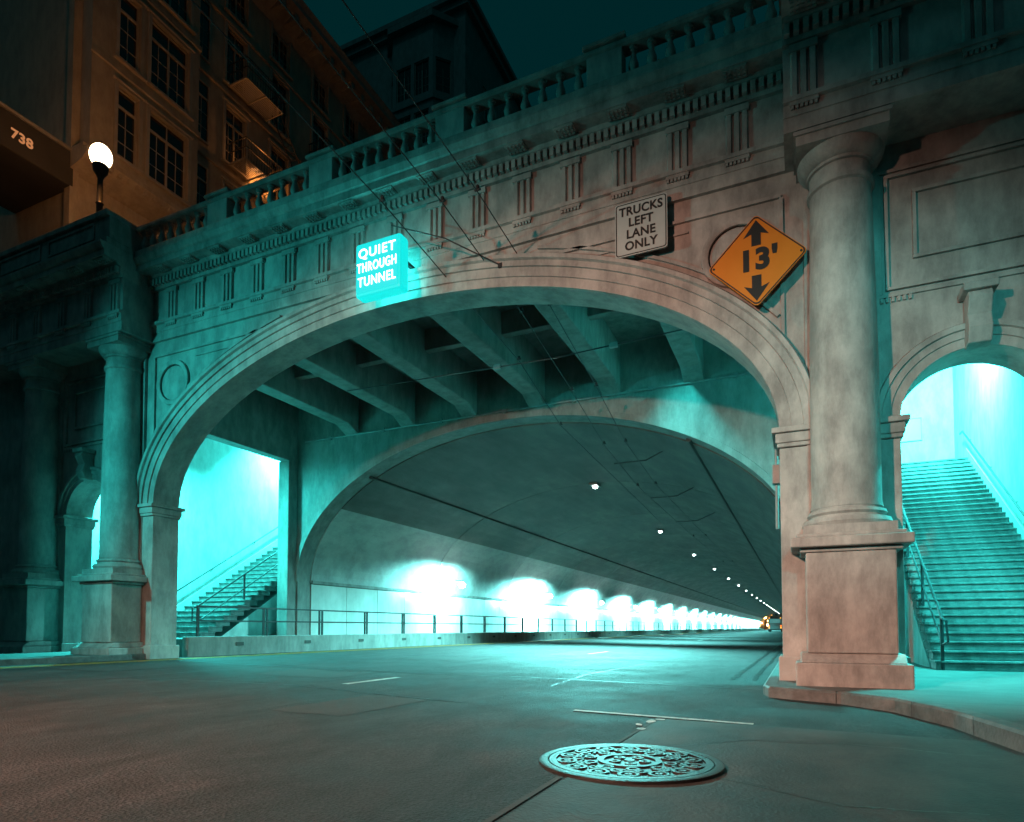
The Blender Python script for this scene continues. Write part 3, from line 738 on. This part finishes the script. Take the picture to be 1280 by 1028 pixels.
for s in (-1, 1): MB().box(s*0.4-0.03, s*0.4+0.03, 0.281, 0.72, 0.1, 0.16).build('bracket', IRON, qs)
light('sign_glow', 'AREA', (0, 0.30, 0), 480, CYAN, qs, 0.9, (radians(-90), 0, 0), size_y=0.8)

# TRUCKS LEFT LANE ONLY
ts = thing('truck_sign', 'white rectangular sign with black words TRUCKS LEFT LANE ONLY', 'sign', (-2.20, 9.80, 7.11))
def rounded(w, h, r, n=5):
    pts = []
    for (sx, sz, a0) in ((1,1,0),(-1,1,pi/2),(-1,-1,pi),(1,-1,3*pi/2)):
        for i in range(n+1):
            t = a0+pi/2*i/n; pts.append((sx*(w-r)+r*cos(t), sz*(h-r)+r*sin(t)))
    return pts
w, h = 0.416, 0.437
MB().prism(rounded(w, h, 0.05), 0.0, 0.03, 'Y').build('panel', SIGNW, ts)
o_, i_ = rounded(w-0.015, h-0.015, 0.045), rounded(w-0.03, h-0.03, 0.035)
bd = MB()
for k_ in range(len(o_)):
    j_ = (k_+1) % len(o_); bd.quad((o_[k_][0],-0.003,o_[k_][1]),(o_[j_][0],-0.003,o_[j_][1]),(i_[j_][0],-0.003,i_[j_][1]),(i_[k_][0],-0.003,i_[k_][1]))
bd.build('border', SIGNK, ts)
for k_, (word, sx) in enumerate((('TRUCKS', 0.92), ('LEFT', 0.95), ('LANE', 0.95), ('ONLY', 0.95))):
    text_mesh('lettering', word, 0.195, SIGNK, ts, (0, -0.004, 0.285-0.19*k_), (1,0,0), (0,0,1), 1.05, 0.005, extrude=0.002, sx=sx)
for s in (-1, 1): MB().box(s*0.2-0.025, s*0.2+0.025, 0.031, 0.199, -0.03, 0.03).build('bracket', GREYP, ts)

# 13 ft clearance diamond
cs = thing('clearance_sign', 'orange diamond clearance sign with arrows and 13 feet', 'sign', (-0.497, 9.73, 6.10))
D = 0.685
def diamond(d, r=0.06):
    pts = []
    for k_ in range(4):
        a = pi/2*k_; cx_, cz_ = (d-r*1.41)*cos(a), (d-r*1.41)*sin(a)
        for i in range(5):
            t = a-pi/4+pi/2*i/4; pts.append((cx_+r*cos(t), cz_+r*sin(t)))
    return pts
MB().prism(diamond(D), 0.0, 0.03, 'Y').build('panel', SIGNO, cs)
o_, i_ = diamond(D-0.012), diamond(D-0.036)
bd = MB()
for k_ in range(len(o_)):
    j_ = (k_+1) % len(o_); bd.quad((o_[k_][0],-0.003,o_[k_][1]),(o_[j_][0],-0.003,o_[j_][1]),(i_[j_][0],-0.003,i_[j_][1]),(i_[k_][0],-0.003,i_[k_][1]))
bd.build('border', SIGNK, cs)
for s in (1, -1):
    z = lambda v: s*v
    MB().prism([(0,z(0.60)),(0.175,z(0.36)),(0.065,z(0.40)),(0.065,z(0.22)),(-0.065,z(0.22)),(-0.065,z(0.40)),(-0.175,z(0.36))], -0.004, -0.001, 'Y').build('arrow', SIGNK, cs)
text_mesh('lettering', "13'", 0.42, SIGNK, cs, (0.02, -0.004, 0.0), (1,0,0), (0,0,1), 1.08, 0.02, extrude=0.002)
for s in (-1, 1):
    MB().lathe(s*(D-0.09), 0.0, [(0.016,-0.012),(0.016,0.0)], 8, 0, 'Y').build('bolt', IRON, cs)
MB().box(-0.03, 0.03, 0.031, 0.269, -0.3, -0.24).build('bracket', GREYP, cs); MB().box(-0.03, 0.03, 0.031, 0.269, 0.24, 0.3).build('bracket', GREYP, cs)

# conduit and box on the inner corner of the arch pier
cd = thing('conduit', 'thin pipe with junction box on the inner side of the arch pier', 'pipe', (-0.30, 10.75, 0))
MB().tube([(0,0,3.7),(0,0,3.2),(0,0,2.3)], 0.025, 8).build('pipe', GREYP, cd, smooth=True)
MB().box(-0.06, 0.055, -0.09, 0.09, 3.0, 3.3).build('junction_box', GREYP, cd, bevel=0.01)

# ================================================================== OVERHEAD WIRES
def wire(label, pts, x_off=0.0):
    t = thing('trolley_wire', label, 'wire')
    MB().tube([(x+x_off, y, z) for x, y, z in pts], 0.010, 6).build('cable', IRON, t, smooth=True)
    for (x, y, z) in pts[1:-1]:
        MB().tube([(x+x_off-0.05,y,z+0.03),(x+x_off+0.05,y,z+0.03)], 0.018, 6).build('clamp', IRON, t)
        MB().lathe(x+x_off, y, [(0.012,0),(0.03,0.02),(0.03,0.07),(0.012,0.09)], 8, z+0.02).build('insulator', IRON, t, smooth=True)
    return t
base = [(-5.0,-20,8.3),(-5.0,8.4,7.4),(-5.0,11.5,7.08),(-5.0,14.6,6.55),(-5.0,17.4,5.95),(-5.0,21.5,5.6),(-5.0,34,5.5),(-5.0,48,5.5),(-5.0,90,5.5)]
wire('trolley wire nearer the tunnel sign of the paired wires', base)
wire('trolley wire nearer the clearance sign of the paired wires', base, 0.62)
wire('single trolley wire passing just beside the glowing tunnel sign', [(-5.9,-20,8.2),(-5.85,8,7.4),(-5.8,10.8,7.08),(-5.8,13.2,6.9),(-5.8,16.0,6.2),(-5.8,30,5.6)])
t = thing('span_wire', 'cross wire carrying the trolley wires under the deck beams', 'wire')
MB().tube([(-10.8,13.3,7.0),(-5.0,13.3,6.85),(-0.6,13.3,7.0)], 0.014, 6).build('cable', IRON, t, smooth=True)
for x in (-6.4, -3.6): MB().box(x-0.09, x+0.09, 13.26, 13.34, 6.84, 6.94).build('insulator', GREYP, t)
for i, y in enumerate((19.2, 24.5, 30.0)):
    t = thing('pull_off_arm', ('nearest','second','third')[i]+' short cross arm holding the trolley wires under the tunnel vault', 'arm')
    MB().tube([(-5.2,y,5.86-0.09*i),(-4.2,y,5.86-0.09*i),(-3.2,y,6.3-0.1*i)], 0.02, 6).build('rod', IRON, t, smooth=True)
t = thing('wire_anchor', 'small black box on a rod beside the tunnel sign', 'bracket')
MB().tube([(-6.6,9.3,8.0),(-5.55,9.4,7.55),(-4.70,9.88,7.12)], 0.012, 6).build('rod', IRON, t, smooth=True)
MB().box(-4.74, -4.66, 9.86, 9.999, 7.08, 7.15).build('box', IRON, t)

# ================================================================== GLOBE LAMP on the parapet
gl = thing('globe_lamp', 'white globe street lamp on a dark post above the balustrade', 'street lamp', (-15.35, 9.6, 10.02))
MB().lathe(0, 0, [(0.20,0.0),(0.20,0.12),(0.14,0.16),(0.10,0.3),(0.075,0.4),(0.07,1.0),(0.09,1.03),(0.07,1.07),(0.06,1.65),(0.10,1.74),(0.16,1.82),(0.18,1.97),(0.16,1.98)], 16).build('post', IRON, gl, smooth=True)
MB().ball((0,0,2.22), 0.245, 24, 14, 1.15).build('globe', emis('globe_glow', (1.0, 0.72, 0.42), 14), gl, smooth=True)
MB().lathe(0, 0, [(0.08,2.50),(0.04,2.54),(0.012,2.60)], 12).build('finial', IRON, gl, smooth=True)
light('globe_light', 'POINT', (0, 0, 2.22), 1150, AMBER, gl, 0.285)

# ================================================================== BUILDINGS above the portal
# apartment house with bay, fire escapes and a heavy cornice
ap = thing('apartment_house', 'cream apartment house with bay windows and fire escapes behind the globe lamp', 'building')
ap.scale = (0.8, 0.8, 0.8); ap.location = (-0.2, -0.02, 0.17)
XF = -24.0; YA0, YA1 = 14.15, 37.0; ZB, ZT = 8.6, 33.0
rows = [15.0, 18.8, 22.65, 26.5, 30.0]
wins = []   # (u0,u1,z0,z1, style)
ZH = 2.75
for r in rows:
    h = ZH if r < 29 else 2.2
    for (a, b) in ((20.9,22.1),(23.7,24.9),(26.7,27.9),(29.4,30.6),(32.4,33.6),(35.0,36.0)): wins.append((a, b, r, r+h))
P_side = lambda u, z, d: (XF-d, u, z)
mb = MB(); holes_wall(mb, YA0, YA1, ZB, ZT, [w_ for w_ in wins], P_side, 0.22); mb.build('side_wall', STUCCO, ap)
MB().quad((XF,YA0,ZB),(XF-16,YA0,ZB),(XF-16,YA0,ZT),(XF,YA0,ZT)).build('front_wall', STUCCO, ap)
MB().quad((XF,YA1,ZB),(XF-16,YA1,ZB),(XF-16,YA1,ZT),(XF,YA1,ZT)).build('rear_wall', STUCCO, ap)
MB().quad((XF,YA0,ZT),(XF-16,YA0,ZT),(XF-16,YA1,ZT),(XF,YA1,ZT)).build('roof', STUCCO2, ap)
def window(parent, u0, u1, z0, z1, P, lights_=2, transom=True, m=FRAMEP, surround=True):
    fr = MB()
    def b(a0, a1, c0, c1, d0, d1):
        pts = [P(a0,c0,d0),P(a1,c0,d0),P(a1,c1,d0),P(a0,c1,d0),P(a0,c0,d1),P(a1,c0,d1),P(a1,c1,d1),P(a0,c1,d1)]
        k0 = len(fr.v); fr.v.extend(pts); fr.f.extend([tuple(k0+i for i in q) for q in ((0,3,2,1),(4,5,6,7),(0,1,5,4),(1,2,6,5),(2,3,7,6),(3,0,4,7))])
    t = 0.07
    b(u0, u0+t, z0, z1, 0.08, 0.2); b(u1-t, u1, z0, z1, 0.08, 0.2); b(u0+t, u1-t, z0, z0+t, 0.08, 0.2); b(u0+t, u1-t, z1-t, z1, 0.08, 0.2)
    zt = z0+(z1-z0)*0.74
    if transom: b(u0+t, u1-t, zt-0.04, zt+0.04, 0.09, 0.19)
    for i in range(1, lights_):
        u = u0+(u1-u0)*i/lights_; b(u-0.035, u+0.035, z0+t, zt-0.041, 0.10, 0.19); b(u-0.015, u+0.015, zt+0.041, z1-t, 0.13, 0.185)
    for i in range(lights_):
        a = u0+(u1-u0)*(i+0.5)/lights_; b(a-0.011, a+0.011, z0+t, zt-0.041, 0.14, 0.18)
    for q in (0.33, 0.66): b(u0+t, u1-t, z0+(zt-z0)*q-0.011, z0+(zt-z0)*q+0.011, 0.145, 0.18)
    if surround:
        b(u0-0.14, u0-0.004, z0-0.05, z1+0.12, -0.06, 0.02); b(u1+0.004, u1+0.14, z0-0.05, z1+0.12, -0.06, 0.02); b(u0-0.004, u1+0.004, z1+0.004, z1+0.12, -0.06, 0.02)
        b(u0-0.2, u1+0.2, z1+0.121, z1+0.2, -0.12, 0.02); b(u0-0.2, u1+0.2, z0-0.16, z0-0.051, -0.14, 0.02)
    w_ = fr.build('window', m, parent)
    g = MB(); g.quad(P(u0+0.02,z0+0.02,0.165),P(u1-0.02,z0+0.02,0.165),P(u1-0.02,z1-0.02,0.165),P(u0+0.02,z1-0.02,0.165)); g.build('pane', GLASS, w_)
    return w_
for (a, b, c, d) in wins: window(ap, a, b, c, d, P_side, 2)
# projecting bay
XBay = XF+0.75; P_bay = lambda u, z, d: (XBay-d, u, z)
bw = []
for r in rows[1:]:
    h = ZH if r < 29 else 2.2
    bw += [(15.3, 16.15, r, r+h, 1), (16.6, 18.35, r, r+h, 2)]
mb = MB(); holes_wall(mb, 14.3, 18.85, 18.35, ZT-0.6, [w_[:4] for w_ in bw], P_bay, 0.22)
mb.quad((XBay,14.3,18.35),(XF,14.3,18.35),(XF,14.3,ZT-0.6),(XBay,14.3,ZT-0.6))
P_ret = lambda u, z, d: (XF+u, 18.85-d, z)
mb.quad((XBay,18.85,18.35),(XF,18.85,18.35),(XF,18.85,ZT-0.6),(XBay,18.85,ZT-0.6))
mb.quad((XBay,14.3,ZT-0.6),(XF,14.3,ZT-0.6),(XF,18.85,ZT-0.6),(XBay,18.85,ZT-0.6))
bayo = mb.build('bay', STUCCO, ap)
for (a, b, c, d, n_) in bw: window(bayo.parent, a, b, c, d, P_bay, n_)
for r in rows[1:]:
    w_ = (19.2, 19.95)
    window(ap, 19.15, 19.95, r, r+(ZH if r < 29 else 2.2), lambda u, z, d: (XF+0.16-d*0.8, u, z), 1, True, FRAMEP, False)
# belt under the bay with brackets
mb = MB(); mb.prism([(XF,17.55),(XBay+0.10,17.75),(XBay+0.35,17.95),(XBay+0.35,18.12),(XBay+0.12,18.20),(XBay+0.12,18.349),(XF,18.349)], 14.0, 19.1, 'Y'); mb.build('bay_cornice', STUCCO, ap)
for i in range(14): MB().box(XBay+0.1, XBay+0.3, 14.15+i*0.355, 14.3+i*0.355, 17.78, 17.949).build('bracket', STUCCO, ap)
for r in rows[2:]:
    MB().box(XF-0.01, XF+0.10, YA0-0.05, YA1, r-0.62, r-0.42).build('belt_course', STUCCO, ap)
    MB().box(XBay-0.01, XBay+0.08, 14.25, 18.9, r-0.62, r-0.42).build('belt_course', STUCCO, ap)
MB().box(XF-0.2, XF+0.14, YA0-0.14, YA0+0.16, ZB, ZT-0.7).build('quoin_strip', STUCCO, ap)
mb = MB(); mb.prism([(XF-0.1,31.7),(XF+0.25,32.0),(XF+0.95,32.35),(XF+1.3,32.5),(XF+1.3,32.75),(XF+1.45,33.0),(XF-0.1,33.05)], YA0-1.3, YA1+0.5, 'Y'); mb.build('cornice', STUCCO2, ap)
for i in range(26): MB().box(XF+0.2, XF+1.1, YA0-0.8+i*0.9, YA0-0.55+i*0.9, 32.0, 32.34).build('cornice_bracket', STUCCO2, ap)
# fire escapes
def fire_escape(y0, y1, z, label=None):
    fe = bpy.data.objects.new('fire_escape', None); col.objects.link(fe); fe.parent = ap
    m = MB()
    for q in range(12): m.box(XF+0.02+q*0.1, XF+0.07+q*0.1, y0, y1, z-0.05, z-0.02)
    for yy in (y0, (y0+y1)/2, y1-0.05): m.box(XF+0.02, XF+1.22, yy, yy+0.05, z-0.12, z-0.051)
    m.build('platform', FRAMEP, fe)
    b = MB()
    for q in (0.45, 0.9): b.box(XF+1.20, XF+1.24, y0, y1, z+q, z+q+0.035); b.box(XF+0.02, XF+1.199, y0, y0+0.035, z+q, z+q+0.035); b.box(XF+0.02, XF+1.199, y1-0.035, y1, z+q, z+q+0.035)
    b.build('rail', IRON, fe)
    n_ = int((y1-y0)/0.16)
    b = MB()
    for i in range(n_): b.box(XF+1.21, XF+1.23, y0+i*0.16, y0+i*0.16+0.02, z-0.02, z+0.9)
    for i in range(7): b.box(XF+0.05+i*0.17, XF+0.07+i*0.17, y0+0.008, y0+0.026, z-0.02, z+0.9)
    b.build('bars', IRON, fe, kind='stuff')
    return fe
for (y0, y1, z) in ((21.0,23.3,22.55),(21.0,23.3,26.4),(26.4,28.6,22.55),(26.4,28.6,26.4)): fire_escape(y0, y1, z)
lad = bpy.data.objects.new('escape_ladder', None); col.objects.link(lad); lad.parent = ap
for x in (XF+1.05, XF+0.55): MB().tube([(x,23.2,26.4),(x,26.4,22.6)], 0.03, 6).build('stringer', IRON, lad)
for i in range(16):
    q = (i+0.5)/16; MB().tube([(XF+0.55,23.2+3.2*q,26.4-3.8*q),(XF+1.05,23.2+3.2*q,26.4-3.8*q)], 0.015, 5).build('rung', IRON, lad)
wl_ = thing('escape_glint', 'warm glowing bars standing for a reflection under the fire escape of the cream house', 'lamp', (-19.2, 18.2, 18.75))  # emissive bars stand in for a warm reflection on the balcony, no lamp
MB().box(-0.18, 0.06, -0.42, 0.42, 0.05, 0.10).build('housing', IRON, wl_)
for k_ in (-0.26, 0.0, 0.26): MB().tube([(-0.14,k_,0.0),(0.10,k_+0.05,-0.06)], 0.045, 8).build('glint_bar', emis('escape_glint_glow', (1.0, 0.42, 0.14), 2.2), wl_, smooth=True)
light('glint_fill', 'POINT', (0.05, 0, -0.25), 70, AMBER, wl_, 0.1)
# entrance marquee with house number
mq = thing('marquee', 'dark entrance marquee with the gold number 738', 'marquee')
mq.scale = (0.8, 0.8, 0.8); mq.location = (-0.2, -0.02, 0.17)
mb = MB(); mb.box(-27.5, -23.85, 11.6, 14.14, 16.9, 18.2); mb.build('fascia', SOOT, mq, bevel=0.05)
MB().box(-27.55, -23.80, 11.55, 14.14, 18.202, 18.3).build('cap', STUCCO2, mq)
text_mesh('lettering', '738', 0.46, emis('gold_number', (1.0, 0.38, 0.14), 0.5), mq, (-23.84, 12.42, 17.5), (0,1,0), (0,0,1), 1.02, 0.01, extrude=0.01)

# dark tower with angled bay, further up the hill
tw = thing('apartment_tower', 'dark apartment tower with angled bay windows against the teal sky', 'building')
YF = 42.0; X0, X1 = -44.0, -23.0; TZ = 49.0
P_f = lambda u, z, d: (u, YF+d, z)
tr = [14.0+4.05*i for i in range(8)]
hw = []
for r in tr: hw += [(-37.4,-34.6,r,r+2.7),(-33.9,-31.2,r,r+2.7),(-41.5,-38.6,r,r+2.7)]
mb = MB(); holes_wall(mb, X0, X1, 8.0, TZ, hw, P_f, 0.25); mb.build('front_wall', STUCCO2, tw)
for (a, b, c, d) in hw: window(tw, a, b, c, d, P_f, 2, False, FRAMEP, False)
P_s = lambda u, z, d: (X1-d, u, z)
sw = []
for r in tr: sw += [(45.2,46.8,r,r+2.6),(49,50.8,r,r+2.6)]
mb = MB(); holes_wall(mb, YF, YF+13, 8.0, TZ, sw, P_s, 0.25); mb.build('side_wall', STUCCO2, tw)
for (a, b, c, d) in sw: window(tw, a, b, c, d, P_s, 2, False)
# angled bay on the corner
bayx = [(-29.9,YF),(-28.9,YF-1.2),(-25.2,YF-1.2),(-24.0,YF)]
for j in range(3):
    (ax, ay), (bx_, by_) = bayx[j], bayx[j+1]; Lb = sqrt((bx_-ax)**2+(by_-ay)**2); ux, uy = (bx_-ax)/Lb, (by_-ay)/Lb
    Pb = lambda u, z, d, ax=ax, ay=ay, ux=ux, uy=uy: (ax+ux*u-uy*d, ay+uy*u+ux*d, z)
    hs = []
    for r in tr: hs += [(0.22, Lb-0.22, r, r+2.7)] if j != 1 else [(0.35, Lb/2-0.15, r, r+2.7), (Lb/2+0.15, Lb-0.35, r, r+2.7)]
    mb = MB(); holes_wall(mb, 0, Lb, 10.0, TZ-1.2, hs, Pb, 0.22); mb.build('bay_wall', STUCCO2, tw)
    for hh in hs: window(tw, *hh, Pb, 2 if j == 1 else 1, False, FRAMEP, False)
for r in tr:
    ring_ = [(-30.0,YF),(-29.0,YF-1.35),(-25.1,YF-1.35),(-23.85,YF)]
    MB().prism(ring_, r-0.75, r-0.45, 'Z').build('bay_band', STUCCO2, tw)
MB().prism([(-30.3,YF),(-29.1,YF-1.7),(-25.0,YF-1.7),(-23.6,YF)], TZ-1.2, TZ-0.7, 'Z').build('bay_roof', STUCCO2, tw)
mb = MB(); mb.box(X0, X1+0.4, YF-0.4, YF+13.3, TZ, TZ+0.5); mb.box(X0, X1+0.7, YF-0.7, YF+13.5, TZ+0.501, TZ+0.9); mb.build('roof_cornice', STUCCO2, tw)

# street level wall left of the portal and the retaining ground behind it
lw_ = thing('side_building', 'dark plain building wall at the edge of the portal', 'building')
MB().box(-40, -25.002, 10.0, 13.9, -0.3, 14.0).build('wall', SOOT, lw_)
MB().box(-26.5, -25.9, 9.9, 9.998, 0.15, 2.6).build('door', GREYP, lw_)
MB().box(-60, 40, 16.9, 17.4, 8.31, 8.62).build('upper_street', WALKC, kind='structure')
MB().box(-60, -19.6, 11.0, 60, 8.1, 8.55).build('upper_terrace', WALKC, kind='structure')

# ================================================================== MANHOLE
mc = thing('manhole_cover', 'round cast iron manhole cover with scroll pattern in the road', 'manhole cover', (-1.02, 4.10, zroad(-1.02)+0.013))
MB().lathe(0, 0, [(0.585,-0.05),(0.585,0.004),(0.575,0.007),(0.53,0.007),(0.525,-0.02)], 64).build('frame', CASTI, mc, smooth=True)
MB().lathe(0, 0, [(0.52,-0.05),(0.52,-0.004),(0.01,-0.004)], 64).build('cover', CASTI, mc, smooth=True)
pt = MB()
def ringm(cx, cy, r0, r1, z0=-0.0035, z1=0.007, n=20, a0=0, a1=2*pi):
    b = len(pt.v)
    for i in range(n+1):
        t = a0+(a1-a0)*i/n
        for (r, z) in ((r0,z0),(r0,z1),(r1,z1),(r1,z0)): pt.v.append((cx+r*cos(t), cy+r*sin(t), z))
    for i in range(n):
        for j in range(3): pt.f.append((b+i*4+j, b+(i+1)*4+j, b+(i+1)*4+j+1, b+i*4+j+1))
ringm(0,0,0.475,0.52,n=64); ringm(0,0,0.165,0.205,n=40)
for k_ in range(14):
    a = 2*pi*k_/14
    ringm(0.405*cos(a),0.405*sin(a),0.045,0.066,n=14); ringm(0.405*cos(a),0.405*sin(a),0.006,0.024,n=8)
    a += pi/14
    ringm(0.33*cos(a),0.33*sin(a),0.022,0.04,n=10)
for k_ in range(10):
    a = 2*pi*k_/10
    ringm(0.262*cos(a),0.262*sin(a),0.026,0.043,n=12)
    ringm(0.262*cos(a),0.262*sin(a),0.062,0.076,n=10,a0=a-1.2,a1=a+1.2)
for k_ in range(5):
    a = 2*pi*k_/5; ringm(0.10*cos(a),0.10*sin(a),0.018,0.04,n=10)
ringm(0,0,0.005,0.035,n=12)
pt.build('raised_pattern', CASTI, mc)

# ================================================================== BUS deep in the tunnel
bx, by, bz = -4.6, 138.0, zroad(-4.6)
bus = thing('city_bus', 'city bus with orange tail lights driving away deep in the tunnel', 'bus', (bx, by, bz))
BUSP = mat('bus_paint', (0.25, 0.24, 0.24), 0.35, 0.08, 2, 0.0); BUSG = emis('bus_window_glow', (0.3, 1.0, 0.95), 0.22)
RED = emis('tail_lamp_glow', (1.0, 0.16, 0.02), 4); AMB = emis('marker_lamp_glow', (1.0, 0.36, 0.03), 4)
prof_ = [(-1.28,0.35),(-1.28,2.75),(-1.2,2.98),(-1.05,3.05),(1.05,3.05),(1.2,2.98),(1.28,2.75),(1.28,0.35)]
MB().prism(prof_, 0, 12.2, 'Y').build('body', BUSP, bus, bevel=0.05)
MB().box(-1.0, 1.0, -0.02, -0.003, 1.75, 2.6).build('rear_window', BUSG, bus)
MB().box(-0.75, 0.75, -0.03, -0.004, 2.68, 2.9).build('route_display', SIGNK, bus)
MB().box(-1.29, 1.29, -0.16, -0.005, 0.36, 0.62).build('bumper', SOOT, bus, bevel=0.03)
MB().box(-0.85, 0.85, -0.03, -0.004, 0.75, 1.5).build('engine_door', GREYP, bus)
for s in (-1, 1):
    MB().box(s*1.1-0.1, s*1.1+0.1, -0.04, -0.003, 1.0, 1.35).build('tail_light', RED, bus)
    MB().box(s*1.1-0.1, s*1.1+0.1, -0.04, -0.003, 0.75, 0.93).build('turn_signal', AMB, bus)
    MB().box(s*1.05-0.08, s*1.05+0.08, -0.04, -0.003, 2.72, 2.86).build('marker_light', AMB, bus)
    for q in range(7): MB().box(s*1.281-0.004, s*1.281+0.004, 0.6+q*1.6, 1.95+q*1.6, 1.5, 2.5).build('side_window', BUSG, bus)
    for yy in (2.6, 9.6):
        w_ = MB(); w_.lathe(yy, 0.5, [(0.5,-0.14),(0.5,0.14)], 24, s*1.17, 'X'); wh = w_.build('wheel', SOOT, bus, smooth=True)
        h_ = MB(); h_.lathe(yy, 0.5, [(0.27,-0.15),(0.27,0.15)], 16, s*1.17, 'X'); h_.build('rim', GREYP, wh, smooth=True)
MB().box(-0.9, 0.9, 3.5, 8.0, 3.052, 3.35).build('roof_unit', GREYP, bus, bevel=0.05)
for s in (-0.3, 0.3): MB().tube([(s,7.0,3.35),(s,2.0,4.5),(s,-0.3,5.4)], 0.03, 6).build('trolley_pole', IRON, bus)

# ================================================================== beyond the far end
for i, (x, y, w, d, h) in enumerate(((-40,300,24,40,30),(-34,345,20,40,26),(8,300,24,60,30))):
    fb = thing('far_building', ('building with lit windows left of the tunnel exit', 'second building with lit windows beyond the tunnel exit', 'building with lit windows right of the tunnel exit')[i], 'building')
    MB().box(x, x+w, y, y+d, -0.5, h).build('wall', STUCCO2, fb)
    for q in range(7):
        for r in range(4):
            if random.random() < 0.5: continue
            MB().box(x+w+0.01 if i < 2 else x-0.05, x+w+0.05 if i < 2 else x-0.01, y+2+q*5, y+4+q*5, 2+r*4, 4+r*4).build('window', emis('far_window_glow', (1.0, 0.45, 0.12), 3), fb)
for i, (x, y) in enumerate(((-13.0,305),(-13.2,330),(-11.5,360),(-10,390),(-12,420),(-10.5,322),(-9,345),(-14,300),(-12.4,298),(-11,440),(-14.2,340))):
    fl = thing('far_street_lamp', 'tiny warm street lamp beyond the tunnel exit', 'street lamp', (x, y, 0), 'street lamps past the tunnel exit')
    MB().tube([(0,0,-0.1),(0,0,4.2)], 0.08, 6).build('post', IRON, fl)
    MB().ball((0,0,2.0+1.1*(i%4)), 0.62, 10, 8).build('lantern', emis('far_lamp_glow', (1.0, 0.5, 0.15), 25), fl)
sheet_far = MB().box(-13.7, 0, 470, 470.4, -0.4, 30); fb = thing('far_building', 'dark building closing the street beyond the tunnel', 'building'); sheet_far.build('wall', STUCCO2, fb)

# ================================================================== street lamp and two added cyan fill lamps on the kerbs, out of view
def street_or_fill_lamp(x, y, z, energy, label, arm, color, aim, cone, blend):
    t = thing('street_or_fill_lamp', label, 'street lamp', (x, y, 0.0), 'tall street lamps along the kerbs')
    MB().lathe(0, 0, [(0.16,0.0),(0.16,0.5),(0.10,0.6),(0.06,z-0.4),(0.05,z)], 12).build('post', IRON, t, smooth=True)
    MB().tube([(0,0,z-0.2),(arm*0.5,0,z+0.15),(arm,0,z+0.15)], 0.04, 8).build('arm', IRON, t, smooth=True)
    MB().lathe(arm, 0, [(0.08,0.16),(0.22,0.08),(0.24,0.0)], 14, z).build('hood', IRON, t, smooth=True)
    MB().ball((arm,0,z-0.04), 0.17, 12, 8, 0.6).build('lens', emis('street_or_fill_lens_%d' % int(x), color, 20), t, smooth=True)
    l = light('street_or_fill_glow', 'SPOT', (arm, 0, z-0.25), energy, color, t, 0.22, None, radians(cone), blend)
    d = mathutils.Vector((aim[0]-x-arm, aim[1]-y, aim[2]-z+0.25)); l.rotation_euler = d.to_track_quat('-Z', 'Y').to_euler()
street_or_fill_lamp(-15.2, -5.0, 7.0, 16000, 'tall street lamp on the kerb opposite', 8.0, WARM, (-4.6, 10, -1.4), 78, 1.0)
street_or_fill_lamp(-17.0, 1.5, 6.0, 3800, 'added cyan fill lamp close to the portal wing', 1.5, CYAN, (-9.5, 10, 3.2), 88, 1.0)  # cyan light added to tint the left of the facade
street_or_fill_lamp(3.2, -3.0, 5.5, 2900, 'added cyan fill lamp on the near kerb', -1.2, (0.10, 1.0, 0.95), (0.9, 10, 3.9), 30, 1.0)  # cyan spot added for the near column shaft
